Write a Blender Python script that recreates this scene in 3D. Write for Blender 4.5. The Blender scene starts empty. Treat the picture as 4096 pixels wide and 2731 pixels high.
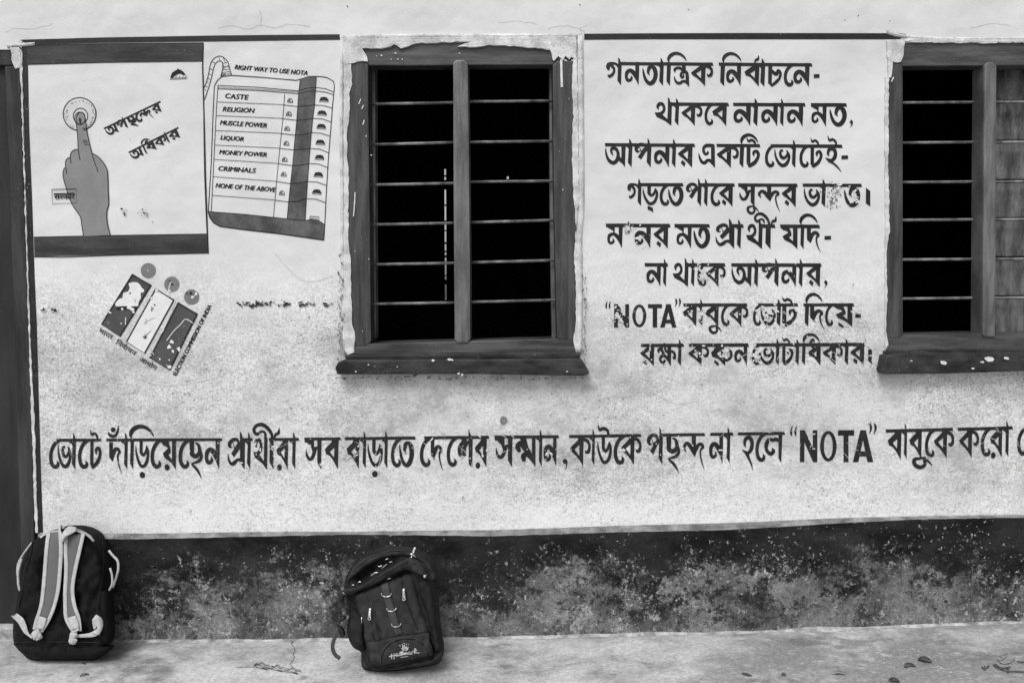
import bpy, bmesh, math, random
from mathutils import Vector, noise
from mathutils.geometry import delaunay_2d_cdt, tessellate_polygon
rnd = random.Random(7)
SC = bpy.context.scene
COL = SC.collection
R = math.radians

# ------------------------------------------------------------- camera, light
CAM_D, CAM_H, PITCH, LENS = 2.83, 1.26, 3.7, 28.0
cam_data = bpy.data.cameras.new('camera')
cam = bpy.data.objects.new('camera', cam_data)
COL.objects.link(cam)
cam.location = (0, -CAM_D, CAM_H)
cam.rotation_euler = (R(90 - PITCH), 0, 0)
cam_data.lens = LENS
cam_data.sensor_width = 36
cam_data.clip_start = 0.05
cam_data.clip_end = 500
SC.camera = cam
SUN_EL, SUN_AZ = 52, 200      # degrees; azimuth as a compass bearing, +y = north
world = bpy.data.worlds.new('World')
SC.world = world
world.use_nodes = True
wn = world.node_tree.nodes
wl = world.node_tree.links
wn.clear()
sky = wn.new('ShaderNodeTexSky')
sky.sky_type = 'NISHITA'
sky.sun_disc = False
sky.sun_elevation = R(SUN_EL)
sky.sun_rotation = R(SUN_AZ)
sky.dust_density = 3.0
bw = wn.new('ShaderNodeRGBToBW')          # the photograph is black and white
bg = wn.new('ShaderNodeBackground')
bg.inputs['Strength'].default_value = 0.094
wo = wn.new('ShaderNodeOutputWorld')
wl.new(sky.outputs[0], bw.inputs[0])
wl.new(bw.outputs[0], bg.inputs[0])
wl.new(bg.outputs[0], wo.inputs[0])
sun_data = bpy.data.lights.new('sun', 'SUN')
sun_data.energy = 1.35
sun_data.angle = R(26)
sun_data.color = (1, 1, 1)
sun = bpy.data.objects.new('sun', sun_data)
COL.objects.link(sun)
az = R(SUN_AZ)
sd = Vector((math.sin(az) * math.cos(R(SUN_EL)), math.cos(az) * math.cos(R(SUN_EL)), math.sin(R(SUN_EL))))
sun.rotation_euler = sd.to_track_quat('Z', 'Y').to_euler()
SC.view_settings.view_transform = 'Standard'
SC.view_settings.look = 'None'
SC.view_settings.exposure = 0.45
SC.view_settings.gamma = 1
SC.view_settings.use_curve_mapping = False

# ------------------------------------------------------------- measuring
FPX = LENS / 36 * 4096
_c, _s = math.cos(R(PITCH)), math.sin(R(PITCH))
def ray(px, py):
    dx, dy = (px - 2048) / FPX, (1365.5 - py) / FPX
    return Vector((dx, _c + dy * _s, -_s + dy * _c))
EYE = Vector((0, -CAM_D, CAM_H))
def W(px, py, y=0.0, tilt=0.0, z0=0.0):
    """measured point of the photograph on the upright plane y (leaning back by tilt)"""
    d = ray(px, py)
    t = (y + tilt * (EYE.z - z0) - EYE.y) / (d.y - tilt * d.z)
    return EYE + d * t
BASE = [(-6000, 2551), (400, 2551), (1200, 2549), (1766, 2543), (2900, 2518), (4096, 2476), (9000, 2440)]
BASEW = [W(a, b) for a, b in BASE]
def floor_z(x):
    for a, b in zip(BASEW, BASEW[1:]):
        if x <= b.x:
            k = max(0, min(1, (x - a.x) / (b.x - a.x)))
            return a.z + (b.z - a.z) * k
    return BASEW[-1].z
def F(px, py, up=0.0):
    """measured point on the floor"""
    d = ray(px, py)
    z = 0.0
    for _ in range(6):
        t = (z + up - EYE.z) / d.z
        z = floor_z((EYE + d * t).x)
    return EYE + d * t

# ------------------------------------------------------------- objects
def obj(name, me, mat=None, parent=None, label=None, kind=None, cat=None, group=None, smooth=False):
    if isinstance(me, bmesh.types.BMesh):
        bm = me
        me = bpy.data.meshes.new(name)
        bm.to_mesh(me)
        bm.free()
    if mat and not me.materials:
        me.materials.append(mat)
    if smooth:
        for p in me.polygons:
            p.use_smooth = True
    o = bpy.data.objects.new(name, me)
    COL.objects.link(o)
    if parent:
        o.parent = parent
        o.matrix_parent_inverse = parent.matrix_world.inverted()
    for k, v in (('label', label), ('kind', kind), ('category', cat), ('group', group)):
        if v:
            o[k] = v
    return o
def empty(name, loc=(0, 0, 0), **kw):
    o = obj(name, None, None, kw.pop('parent', None), **kw) if False else bpy.data.objects.new(name, None)
    COL.objects.link(o)
    o.location = loc
    o.empty_display_size = 0.1
    par = kw.pop('parent', None)
    if par:
        o.parent = par
    for k, v in kw.items():
        o[{'cat': 'category'}.get(k, k)] = v
    bpy.context.view_layer.update()
    return o
def mesh_from(verts, faces, name='m'):
    me = bpy.data.meshes.new(name)
    me.from_pydata([tuple(v) for v in verts], [], faces)
    me.update()
    return me

# ------------------------------------------------------------- materials
class NT:
    def __init__(self, name):
        self.m = bpy.data.materials.new(name)
        self.m.use_nodes = True
        self.t = self.m.node_tree
        self.b = self.t.nodes['Principled BSDF']
        self.co = self.t.nodes.new('ShaderNodeNewGeometry').outputs['Position']
    def link(self, a, b):
        self.t.links.new(a, b)
    def val(self, sock, v):
        if isinstance(v, (int, float, tuple)):
            sock.default_value = v
        else:
            self.link(v, sock)
    def scalev(self, sx, sy, sz, off=0):
        n = self.t.nodes.new('ShaderNodeMapping')
        self.link(self.co, n.inputs[0])
        n.inputs['Scale'].default_value = (sx, sy, sz)
        n.inputs['Location'].default_value = (off, off * .7, off * 1.3)
        return n.outputs[0]
    def noise(self, scale, detail=4, rough=.55, vec=None, dist=0):
        n = self.t.nodes.new('ShaderNodeTexNoise')
        self.link(vec or self.co, n.inputs['Vector'])
        n.inputs['Scale'].default_value = scale
        n.inputs['Detail'].default_value = detail
        n.inputs['Roughness'].default_value = rough
        n.inputs['Distortion'].default_value = dist
        return n.outputs['Fac']
    def voro(self, scale, vec=None, feature='F1'):
        n = self.t.nodes.new('ShaderNodeTexVoronoi')
        n.feature = feature
        self.link(vec or self.co, n.inputs['Vector'])
        n.inputs['Scale'].default_value = scale
        return n.outputs['Distance']
    def m2(self, op, a, b=0.0, clamp=False):
        n = self.t.nodes.new('ShaderNodeMath')
        n.operation = op
        n.use_clamp = clamp
        self.val(n.inputs[0], a)
        self.val(n.inputs[1], b)
        return n.outputs[0]
    def ramp(self, f, lo, hi, a=0.0, b=1.0, smooth=True):
        n = self.t.nodes.new('ShaderNodeMapRange')
        n.interpolation_type = 'SMOOTHSTEP' if smooth else 'LINEAR'
        self.val(n.inputs['Value'], f)
        for k, v in (('From Min', lo), ('From Max', hi), ('To Min', a), ('To Max', b)):
            self.val(n.inputs[k], v)
        return n.outputs['Result']
    def mix(self, f, a, b):
        n = self.t.nodes.new('ShaderNodeMix')
        n.data_type = 'FLOAT'
        self.val(n.inputs[0], f)
        self.val(n.inputs[2], a)
        self.val(n.inputs[3], b)
        return n.outputs[0]
    def sep(self):
        n = self.t.nodes.new('ShaderNodeSeparateXYZ')
        self.link(self.co, n.inputs[0])
        return n.outputs
    def bump(self, h, strength=.5, dist=.002):
        n = self.t.nodes.new('ShaderNodeBump')
        n.inputs['Strength'].default_value = strength
        n.inputs['Distance'].default_value = dist
        self.link(h, n.inputs['Height'])
        self.link(n.outputs[0], self.b.inputs['Normal'])
    def out(self, col, rough=.7, spec=.3):
        if isinstance(col, (int, float)):
            self.b.inputs['Base Color'].default_value = (col, col, col, 1)
        else:
            self.link(col, self.b.inputs['Base Color'])
        self.val(self.b.inputs['Roughness'], rough)
        self.b.inputs['Specular IOR Level'].default_value = spec
        return self.m
def paint(name, c, var=.25, rough=.6, sc=18, spec=.22, stretch=(1, 1, 1), fleck=0.0, fleck_c=.6, bump=.25, bsc=140):
    n = NT(name)
    v = n.scalev(*stretch)
    a = n.noise(sc, 6, .65, v)
    f = n.ramp(a, .32, .7, c * (1 - var), c * (1 + var))
    g = n.noise(bsc, 3, .6, v)
    f = n.m2('MULTIPLY', f, n.ramp(g, .2, .8, 1 - var * .35, 1 + var * .35))
    if fleck:
        k = n.noise(170, 4, .7)
        q = n.noise(9, 3, .6)
        k = n.m2('ADD', k, n.m2('MULTIPLY', n.m2('SUBTRACT', q, .5), .35))
        f = n.mix(n.ramp(k, .74 - fleck * .1, .76 - fleck * .1 + .01), f, fleck_c)
    n.bump(n.m2('ADD', n.m2('MULTIPLY', g, .5), a), bump, .002)
    return n.out(f, rough, spec)

def plaster_material():
    n = NT('lime_washed_plaster')
    x, y, z = n.sep()
    # where the wash has been rubbed away: a broad belt between the posters and the foot of the wall
    big = n.noise(1.1, 5, .6)
    zz = n.m2('ADD', z, n.m2('MULTIPLY', n.m2('SUBTRACT', big, .5), .55))
    belt = n.m2('MULTIPLY', n.ramp(zz, 1.34, 1.0), n.ramp(zz, .44, .66))
    patch = n.noise(5.5, 8, .68, n.scalev(1, 1, 1.3, 3))
    fine = n.noise(120, 5, .75, dist=.6)
    mid = n.noise(38, 5, .7, dist=.8)
    grain = n.noise(230, 2, .6, n.scalev(1, 1, .7))
    crisp = n.ramp(fine, .40, .60, -.5, .5)
    worn = n.ramp(n.m2('ADD', n.m2('MULTIPLY', patch, .7), n.m2('ADD', n.m2('MULTIPLY', n.m2('SUBTRACT', mid, .35), 1.1), n.m2('MULTIPLY', crisp, .16))), .30, .70, .12, 1)
    worn = n.m2('MULTIPLY', worn, belt)
    white = n.m2('ADD', n.ramp(n.noise(2.2, 5, .55), .25, .75, .68, .76), n.ramp(zz, .95, .45, 0, .11))
    # every scale of grain is stronger inside the rubbed belt and in the lower wash
    low = n.ramp(zz, 1.42, 1.12)
    curl = n.ramp(n.m2('ABSOLUTE', n.m2('SUBTRACT', n.noise(48, 4, .65, n.scalev(1, 1, 1.7, 60), .9), .5)), .0, .045, -.5, .22)
    tex = n.ramp(n.noise(3.1, 4, .6, n.scalev(1, 1, 1, 80)), .35, .65, .45, 1.15)
    g = n.m2('ADD', n.m2('MULTIPLY', crisp, .40), n.m2('MULTIPLY', n.m2('SUBTRACT', mid, .5), .95))
    g = n.m2('MULTIPLY', n.m2('ADD', g, n.m2('MULTIPLY', curl, .62)), tex)
    g = n.m2('ADD', 1.0, n.m2('MULTIPLY', g, n.m2('ADD', .06, n.m2('MULTIPLY', low, 1.05))))
    grey = n.ramp(patch, .35, .68, .62, .38)
    c = n.m2('MULTIPLY', n.mix(n.m2('MULTIPLY', worn, .95), white, grey), g)
    # dark stains and pale chips
    st = n.noise(14, 6, .75, n.scalev(1, 1, 1.8, 8))
    c = n.mix(n.m2('MULTIPLY', n.ramp(st, .68, .76), n.m2('MULTIPLY', low, .55)), c, .26)
    ch = n.noise(46, 5, .75, n.scalev(1, 1, .6, 5))
    c = n.mix(n.m2('MULTIPLY', n.ramp(ch, .66, .68), n.m2('MULTIPLY', low, .8)), c, .84)
    pit = n.noise(75, 3, .7, n.scalev(1, 1, 1, 15))
    c = n.mix(n.m2('MULTIPLY', n.ramp(pit, .75, .77), .55), c, .2)
    hsum = n.m2('ADD', n.m2('MULTIPLY', n.noise(3.2, 3, .45), 3.0), n.m2('MULTIPLY', n.noise(16, 5, .6), n.m2('ADD', .10, n.m2('MULTIPLY', low, .32))))
    hsum = n.m2('ADD', hsum, n.m2('MULTIPLY', fine, n.m2('ADD', .05, n.m2('MULTIPLY', low, .20))))
    hsum = n.m2('ADD', hsum, n.m2('MULTIPLY', grain, .03))
    n.bump(hsum, .7, .019)
    return n.out(n.m2('MINIMUM', c, .86), .85, .15)

def dado_material():
    n = NT('worn_black_dado_paint')
    x, y, z = n.sep()
    v1 = n.scalev(1, 1, 1.25, 2)
    big = n.noise(2.3, 7, .66, v1, .3)
    mid = n.noise(12, 8, .74, n.scalev(1, 1, 1.3, 6), .4)
    fine = n.noise(62, 6, .78, n.scalev(1, 1, 1, 16), .5)
    vein = n.noise(150, 4, .75, n.scalev(1, 1, 1, 71))
    h = n.m2('SUBTRACT', n.ramp(z, .0, .44, 1, 0, False), n.ramp(x, -1.9, .0, .22, 0, False))
    h = n.m2('SUBTRACT', h, n.ramp(z, .27, .40, 0, .26))
    k = n.m2('ADD', n.m2('MULTIPLY', h, .74), n.m2('MULTIPLY', n.m2('SUBTRACT', big, .5), 1.5))
    k = n.m2('ADD', k, n.m2('MULTIPLY', n.m2('SUBTRACT', mid, .5), 1.5))
    k = n.m2('ADD', n.m2('ADD', k, .22), n.m2('MULTIPLY', n.m2('SUBTRACT', fine, .5), 1.1))
    # several generations of paint: black, dulled black, grey wash, bare cement
    black = n.ramp(n.noise(5, 7, .7, n.scalev(1, 1, 2, 33)), .35, .68, .008, .034)
    c = n.mix(n.ramp(k, .40, .56), black, .050)
    grey = n.ramp(n.noise(8, 7, .72, n.scalev(1, 1, 1, 21)), .34, .66, .075, .24)
    c = n.mix(n.ramp(k, .52, .72), c, grey)
    c = n.m2('MULTIPLY', c, n.ramp(vein, .3, .7, .62, 1.38))
    moss = n.noise(9, 8, .78, n.scalev(1, 1, 1, 41), .3)
    moss = n.m2('ADD', moss, n.m2('MULTIPLY', n.m2('SUBTRACT', fine, .5), .55))
    c = n.mix(n.m2('MULTIPLY', n.ramp(moss, .53, .60), .78), c, .022)
    pk = n.noise(11, 8, .82, n.scalev(1, 1, 1.1, 31), .5)
    pk = n.m2('ADD', pk, n.m2('MULTIPLY', n.m2('SUBTRACT', k, .5), .10))
    c = n.mix(n.ramp(n.m2('ADD', pk, n.m2('MULTIPLY', n.m2('SUBTRACT', fine, .5), .5)), .60, .635), c, n.ramp(vein, .3, .7, .18, .46))
    zone = n.ramp(n.noise(3.4, 4, .6, n.scalev(1, 1, 1, 91)), .45, .62, 0, .06)
    sp = n.noise(70, 5, .75, n.scalev(1, 1, 1, 51), .4)
    c = n.mix(n.ramp(n.m2('ADD', n.m2('ADD', sp, zone), n.m2('MULTIPLY', n.m2('SUBTRACT', k, .5), .05)), .665, .68), c, .55)
    n.bump(n.m2('ADD', n.m2('ADD', n.m2('MULTIPLY', mid, 1.2), n.m2('MULTIPLY', fine, .6)), n.m2('MULTIPLY', n.ramp(k, .45, .6, 0, 1), -.35)), .9, .007)
    return n.out(c, .85, .12)

def floor_material():
    n = NT('worn_cement_floor')
    v = n.scalev(1, 1.2, 1, 4)
    a = n.noise(1.6, 6, .6, v)
    b = n.noise(6, 7, .7, n.scalev(1, 1.5, 1, 9), .5)
    f = n.noise(90, 5, .7)
    c = n.ramp(n.m2('ADD', n.m2('MULTIPLY', a, .6), n.m2('MULTIPLY', b, .4)), .40, .60, .28, .62)
    c = n.m2('MULTIPLY', c, n.ramp(f, .3, .7, .74, 1.2))
    s = n.noise(24, 6, .75, n.scalev(1, 1.8, 1, 17))
    c = n.mix(n.m2('MULTIPLY', n.ramp(s, .57, .66), .7), c, .66)
    d = n.noise(5, 6, .7, n.scalev(1, 1.5, 1, 27))
    c = n.mix(n.m2('MULTIPLY', n.ramp(d, .54, .66), .6), c, .13)
    n.bump(n.m2('ADD', b, n.m2('MULTIPLY', f, .25)), .5, .004)
    return n.out(c, .62, .35)

M = {
    'plaster': plaster_material(), 'dado': dado_material(), 'floor': floor_material(),
    'edge_plaster': paint('rough_edge_plaster', .63, .26, .9, 17, bump=1.6, bsc=120, fleck=.9, fleck_c=.12),
    'ledge': paint('grey_ledge_cement', .22, .5, .85, 14, stretch=(1, 1, 2), bump=.7, fleck=.4),
    'ink': paint('black_sign_paint', .0145, .35, .45, 22, .35, fleck=.25, fleck_c=.7, bump=.2),
    'ink2': paint('rubbed_black_sign_paint', .0165, .4, .5, 22, .35, fleck=.62, fleck_c=.72, bump=.25),
    'line': paint('thin_black_line_paint', .02, .3, .5, 25),
    'band': paint('dark_grey_band_paint', .052, .45, .6, 7, stretch=(.6, 1, 3), fleck=.3),
    'mid': paint('mid_grey_mural_paint', .10, .45, .6, 12, stretch=(1, 1, .7)),
    'hand': paint('hand_grey_mural_paint', .255, .10, .65, 9),
    'ring': paint('pale_ring_paint', .62, .12, .65, 9),
    'dot': paint('grey_circle_paint', .20, .12, .65, 9, fleck=.2),
    'logo': paint('dark_grey_logo_paint', .078, .18, .6, 9, fleck=.5, fleck_c=.5),
    'white': paint('bare_white_wash', .78, .06, .8, 30),
    'chip': paint('pale_chip_wash', .70, .12, .85, 60),
    'grime': paint('grime', .22, .4, .9, 60),
    'wood': paint('dark_painted_wood', .054, .55, .42, 8, .45, (5, 1, .5), .30, .5, .35),
    'wood_h': paint('dark_painted_wood_rail', .070, .60, .42, 8, .45, (.5, 1, 5), .35, .5, .35),
    'mullion': paint('grey_painted_mullion', .135, .42, .42, 8, .45, (4, 1, .6), .2, .5, .35),
    'bar': paint('grey_iron_bar', .17, .65, .6, 22, .5, fleck=.2),
    'board': paint('shutter_board_wood', .115, .65, .6, 9, .3, (3, 1, .7), .05, .4, .4),
    'door_post': paint('dark_post_wood', .036, .55, .55, 5, .3, (4, 1, .5), .2, .5, .4),
    'door': paint('dark_door_wood', .022, .5, .5, 3, .35, (3, 1, .6), .05, .5, .3),
    'sill': paint('black_painted_sill', .030, .75, .55, 12, .3, (.7, 1, 2), .55, .35, .7),
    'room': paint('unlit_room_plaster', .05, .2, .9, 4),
    'black_cloth': paint('black_nylon_cloth', .010, .4, .85, 40, .14, bump=.4, bsc=900),
    'dark_cloth': paint('charcoal_bag_canvas', .036, .28, .9, 30, .12, bump=.4, bsc=700),
    'dark_cloth2': paint('dark_bag_canvas', .022, .30, .9, 30, .12, bump=.4, bsc=700),
    'web': paint('charcoal_webbing', .052, .2, .7, 60, .3, bump=.5, bsc=600),
    'pad': paint('grey_strap_foam', .135, .06, .7, 40, .3, bump=.25, bsc=900),
    'trim': paint('pale_grey_webbing', .50, .14, .65, 60, .3, bump=.5, bsc=700),
    'zip': paint('black_zip_tape', .008, .3, .5, 60, .4),
    'print': paint('white_printed_mark', .5, .05, .5, 60),
    'leaf': paint('dry_leaf', .10, .45, .7, 60),
    'straw': paint('dry_straw', .30, .4, .7, 60),
    'crumb': paint('lime_crumbs', .45, .2, .9, 60),
    'fillet': paint('crumbly_cement_fillet', .42, .5, .9, 20, bump=1.2, bsc=120, fleck=.6, fleck_c=.1),
    'crack': paint('crack_shadow', .03, .3, 1, 60),
    'earth': paint('dry_earth', .22, .3, .95, 1),
}
_m = NT('bright_metal')
_m.b.inputs['Metallic'].default_value = 1
M['metal'] = _m.out(.75, .28, .5)

# ------------------------------------------------------------- flat paint
def catmull(pts, sub=4, closed=False):
    n = len(pts)
    if n < 3:
        return [tuple(p) for p in pts]
    out = []
    rng = range(n if closed else n - 1)
    for i in rng:
        if closed:
            p0, p1, p2, p3 = pts[i - 1], pts[i], pts[(i + 1) % n], pts[(i + 2) % n]
        else:
            p0, p1, p2, p3 = pts[max(i - 1, 0)], pts[i], pts[i + 1], pts[min(i + 2, n - 1)]
        for k in range(sub):
            t = k / sub
            out.append(tuple(.5 * (2 * b + (c - a) * t + (2 * a - 5 * b + 4 * c - d) * t * t + (3 * b - a - 3 * c + d) * t ** 3)
                             for a, b, c, d in zip(p0, p1, p2, p3)))
    if not closed:
        out.append(tuple(pts[-1]))
    return out
class Flat:
    """a coat of sign paint: polygons and brush strokes given in photograph pixels, laid on the wall"""
    def __init__(self, lift=.0012, y0=0.0):
        self.v, self.f, self.k, self.y0, self.lift = [], [], 0, y0, lift
        self.surf = None
    def pt(self, px, py):
        self.k += 1
        l = self.lift + self.k * 1.2e-6
        if self.surf:
            return self.surf(px, py, l)
        return W(px, py, self.y0 - l)
    def poly(self, pts, smooth=0, closed=True):
        if smooth:
            pts = catmull(pts, smooth, True)
        b = len(self.v)
        self.v += [self.pt(*p) for p in pts]
        tri = tessellate_polygon([[Vector((p[0], p[1], 0)) for p in pts]])
        self.f += [tuple(b + i for i in t) for t in tri]
        self.k += 6
    def stroke(self, pts, sub=4):
        """pts: (x, y, width)"""
        pts = catmull(pts, sub) if len(pts) > 2 else pts
        b = len(self.v)
        n = len(pts)
        for i, (x, y, w) in enumerate(pts):
            a, c = pts[max(i - 1, 0)], pts[min(i + 1, n - 1)]
            tx, ty = c[0] - a[0], c[1] - a[1]
            l = math.hypot(tx, ty) or 1
            nx, ny = -ty / l, tx / l
            w = max(w, .6) / 2
            self.v += [self.pt(x + nx * w, y + ny * w), self.pt(x - nx * w, y - ny * w)]
            if i:
                j = b + 2 * i
                self.f.append((j - 2, j - 1, j + 1, j))
        for (x, y, w) in (pts[0], pts[-1]):       # round the thick ends
            if w > 4:
                self.disc(x, y, w * .5, 8)
        self.k += 6
    def line(self, pts, w, sub=1):
        self.stroke([(x, y, w) for x, y in pts], sub)
    def disc(self, x, y, r, n=20, ry=None):
        self.poly([(x + r * math.cos(a * 2 * math.pi / n), y + (ry or r) * math.sin(a * 2 * math.pi / n)) for a in range(n)])
    def ring(self, x, y, r, w, n=40, ry=None):
        ry = ry or r
        self.stroke([(x + r * math.cos(a * 2 * math.pi / n), y + ry * math.sin(a * 2 * math.pi / n), w) for a in range(n + 1)], 1)
    def build(self, name, mat, parent, label=None, kind=None):
        return obj(name, mesh_from(self.v, self.f, name), mat, parent, label, kind)
def crop(ox, oy, f):
    return lambda x, y: (ox + x / f, oy + y / f)
def mp(c, pts):
    return [c(*p) for p in pts]
def text_flat(fl, s, p0, p1, h, shear=0.0, bold=0.02, wob=0.0):
    """letters between baseline points p0 and p1, h pixels tall"""
    cu = bpy.data.curves.new('t', 'FONT')
    cu.body = s
    cu.offset = bold
    cu.resolution_u = 3
    o = bpy.data.objects.new('t', cu)
    COL.objects.link(o)
    bpy.context.view_layer.update()
    me = bpy.data.meshes.new_from_object(o.evaluated_get(bpy.context.evaluated_depsgraph_get()))
    bpy.data.objects.remove(o)
    if not me or not me.vertices:
        return
    xs = [v.co.x for v in me.vertices]
    x0, x1 = min(xs), max(xs)
    top = .73
    dx, dy = p1[0] - p0[0], p1[1] - p0[1]
    l = math.hypot(dx, dy)
    ux, uy = dx / l, dy / l
    for dd in range(1 if bold else 3):       # the brush goes over thin letters more than once
        b = len(fl.v)
        for v in me.vertices:
            vv = v.co.y / top * h
            u = (v.co.x - x0) / (x1 - x0) * l + vv * shear + dd * 1.1
            vv += wob * math.sin(u * .13) + (dd == 1) * .8
            px, py = p0[0] + ux * u + uy * vv, p0[1] + uy * u - ux * vv
            fl.v.append(fl.surf(px, py, fl.lift + dd * .0001) if fl.surf else W(px, py, fl.y0 - fl.lift - dd * .0001))
        for p in me.polygons:
            fl.f.append(tuple(b + i for i in p.vertices))
    bpy.data.meshes.remove(me)

# ------------------------------------------------------------- solids
def prism(poly, yf, yb, bev=.002, y_at=None, rough=0.0):
    """outline measured at depth yf, carried straight back to yb"""
    pts = [W(x, y, yf if y_at is None else y_at) for x, y in poly]
    bm = bmesh.new()
    fr = [bm.verts.new((p.x, yf + (rnd.uniform(-rough, rough)), p.z)) for p in pts]
    bk = [bm.verts.new((p.x, yb, p.z)) for p in pts]
    n = len(pts)
    f = bm.faces.new(fr)
    bm.faces.new(bk[::-1])
    for i in range(n):
        bm.faces.new((fr[i], bk[i], bk[(i + 1) % n], fr[(i + 1) % n]))
    bmesh.ops.recalc_face_normals(bm, faces=bm.faces)
    if bev:
        es = [e for e in bm.edges if all(v in fr for v in e.verts)]
        bmesh.ops.bevel(bm, geom=es, offset=bev, segments=2, affect='EDGES', profile=.6)
    return bm
def box(x0, x1, y0, y1, z0, z1):
    bm = bmesh.new()
    v = [bm.verts.new((x, y, z)) for x in (x0, x1) for y in (y0, y1) for z in (z0, z1)]
    for q in ((0, 1, 3, 2), (4, 6, 7, 5), (0, 4, 5, 1), (2, 3, 7, 6), (0, 2, 6, 4), (1, 5, 7, 3)):
        bm.faces.new([v[i] for i in q])
    bmesh.ops.recalc_face_normals(bm, faces=bm.faces)
    return bm
def tube(pts, r, n=8, sub=3, flat=1.0):
    pts = [Vector(p[:3]) for p in (catmull([tuple(p) for p in pts], sub) if len(pts) > 2 else pts)]
    vs, fs = [], []
    for i, p in enumerate(pts):
        t = (pts[min(i + 1, len(pts) - 1)] - pts[max(i - 1, 0)]).normalized()
        a = t.cross(Vector((0, 1, 0)))
        if a.length < .05:
            a = t.cross(Vector((1, 0, 0)))
        a.normalize()
        b = t.cross(a).normalized()
        rr = r(i / (len(pts) - 1)) if callable(r) else r
        for k in range(n):
            q = 2 * math.pi * k / n
            vs.append(p + a * math.cos(q) * rr + b * math.sin(q) * rr * flat)
        if i:
            o = (i - 1) * n
            for k in range(n):
                fs.append((o + k, o + (k + 1) % n, o + n + (k + 1) % n, o + n + k))
    fs.append(tuple(range(n))[::-1])
    fs.append(tuple(range(len(vs) - n, len(vs))))
    return mesh_from(vs, fs)
def inside(p, poly):
    c = False
    j = len(poly) - 1
    for i in range(len(poly)):
        a, b = poly[i], poly[j]
        if (a[1] > p[1]) != (b[1] > p[1]) and p[0] < (b[0] - a[0]) * (p[1] - a[1]) / (b[1] - a[1]) + a[0]:
            c = not c
        j = i
    return c
def dist_poly(p, poly):
    best = 1e9
    for i in range(len(poly)):
        a, b = poly[i - 1], poly[i]
        dx, dy = b[0] - a[0], b[1] - a[1]
        l = dx * dx + dy * dy or 1e-9
        t = max(0, min(1, ((p[0] - a[0]) * dx + (p[1] - a[1]) * dy) / l))
        d = math.hypot(p[0] - a[0] - t * dx, p[1] - a[1] - t * dy)
        best = min(best, d)
    return best
class Pillow:
    """a stuffed cloth body: outline in photograph pixels on a leaning plane, swelling forward and back"""
    def __init__(self, outline, plane, front, back, rad, fold=0.0, step=14, smooth=3, dents=(), seed=0.0, fold_sc=(18, 9)):
        self.o = catmull(outline, smooth, True) if smooth else outline
        self.plane, self.front, self.back, self.rad, self.fold, self.step = plane, front, back, rad, fold, step
        self.dents, self.seed, self.fs = dents, seed, fold_sc
    def h(self, px, py):
        if not inside((px, py), self.o):
            return 0.0
        t = min(dist_poly((px, py), self.o) / self.rad, 1)
        k = math.sqrt(max(0, 1 - (1 - t) ** 2))
        v = self.front * k
        if self.fold:
            p = self.plane(px, py)
            q = Vector((p.x * self.fs[0], self.seed, p.z * self.fs[1]))
            w = noise.noise(q * .7 + Vector((3, 1, 0)))
            v += self.fold * k * (.7 * noise.noise(q) + .55 * (.5 - abs(noise.noise(Vector((p.x * 24 + w * 3, self.seed + 5, p.z * 13 + w * 3))) * 2.2)) + .28 * (.5 - abs(noise.noise(Vector((p.x * 55 - p.z * 20, self.seed + 9, p.z * 48 + w * 4))) * 2)))
        for x, y, r, d in self.dents:
            q = math.hypot(px - x, py - y) / r
            if q < 1:
                v += d * (1 - q * q) ** 2
        return v
    def surf(self, px, py, off=0.0):
        # march along the view ray so that the point still lies at this pixel
        p = self.plane(px, py)
        d = (p - EYE).normalized()
        hh = self.h(px, py) + off
        return p - d * (hh / abs(d.y))
    def build(self, name, mat, parent, label=None):
        st = self.step
        xs, ys = [p[0] for p in self.o], [p[1] for p in self.o]
        pts = [Vector(p) for p in self.o]
        nb = len(pts)
        y = min(ys)
        while y < max(ys):
            x = min(xs)
            while x < max(xs):
                q = (x + rnd.uniform(-2, 2), y + rnd.uniform(-2, 2))
                if inside(q, self.o) and dist_poly(q, self.o) > st * .45:
                    pts.append(Vector(q))
                x += st
            y += st
        r = delaunay_2d_cdt(pts, [(i, (i + 1) % nb) for i in range(nb)], [], 1, 1e-4)
        vv, ff = r[0], r[2]
        V, Fc = [], []
        bset = {}
        for i, v in enumerate(vv):
            d = dist_poly(v, self.o)
            bset[i] = d < .6
            V.append(self.plane(v.x, v.y) if bset[i] else self.surf(v.x, v.y))
        n = len(V)
        back = {}
        for i, v in enumerate(vv):
            if bset[i]:
                back[i] = i
            else:
                t = min(dist_poly(v, self.o) / self.rad, 1)
                back[i] = len(V)
                V.append(self.plane(v.x, v.y) + Vector((0, self.back * math.sqrt(max(0, 1 - (1 - t) ** 2)), 0)))
        for f in ff:
            Fc.append(tuple(f))
            g = tuple(back[i] for i in reversed(f))
            if len(set(g)) == 3 and set(g) != set(f):
                Fc.append(g)
        me = mesh_from(V, Fc, name)
        bm = bmesh.new()
        bm.from_mesh(me)
        bmesh.ops.recalc_face_normals(bm, faces=bm.faces)
        bm.to_mesh(me)
        bm.free()
        return obj(name, me, mat, parent, label, smooth=True)
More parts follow.
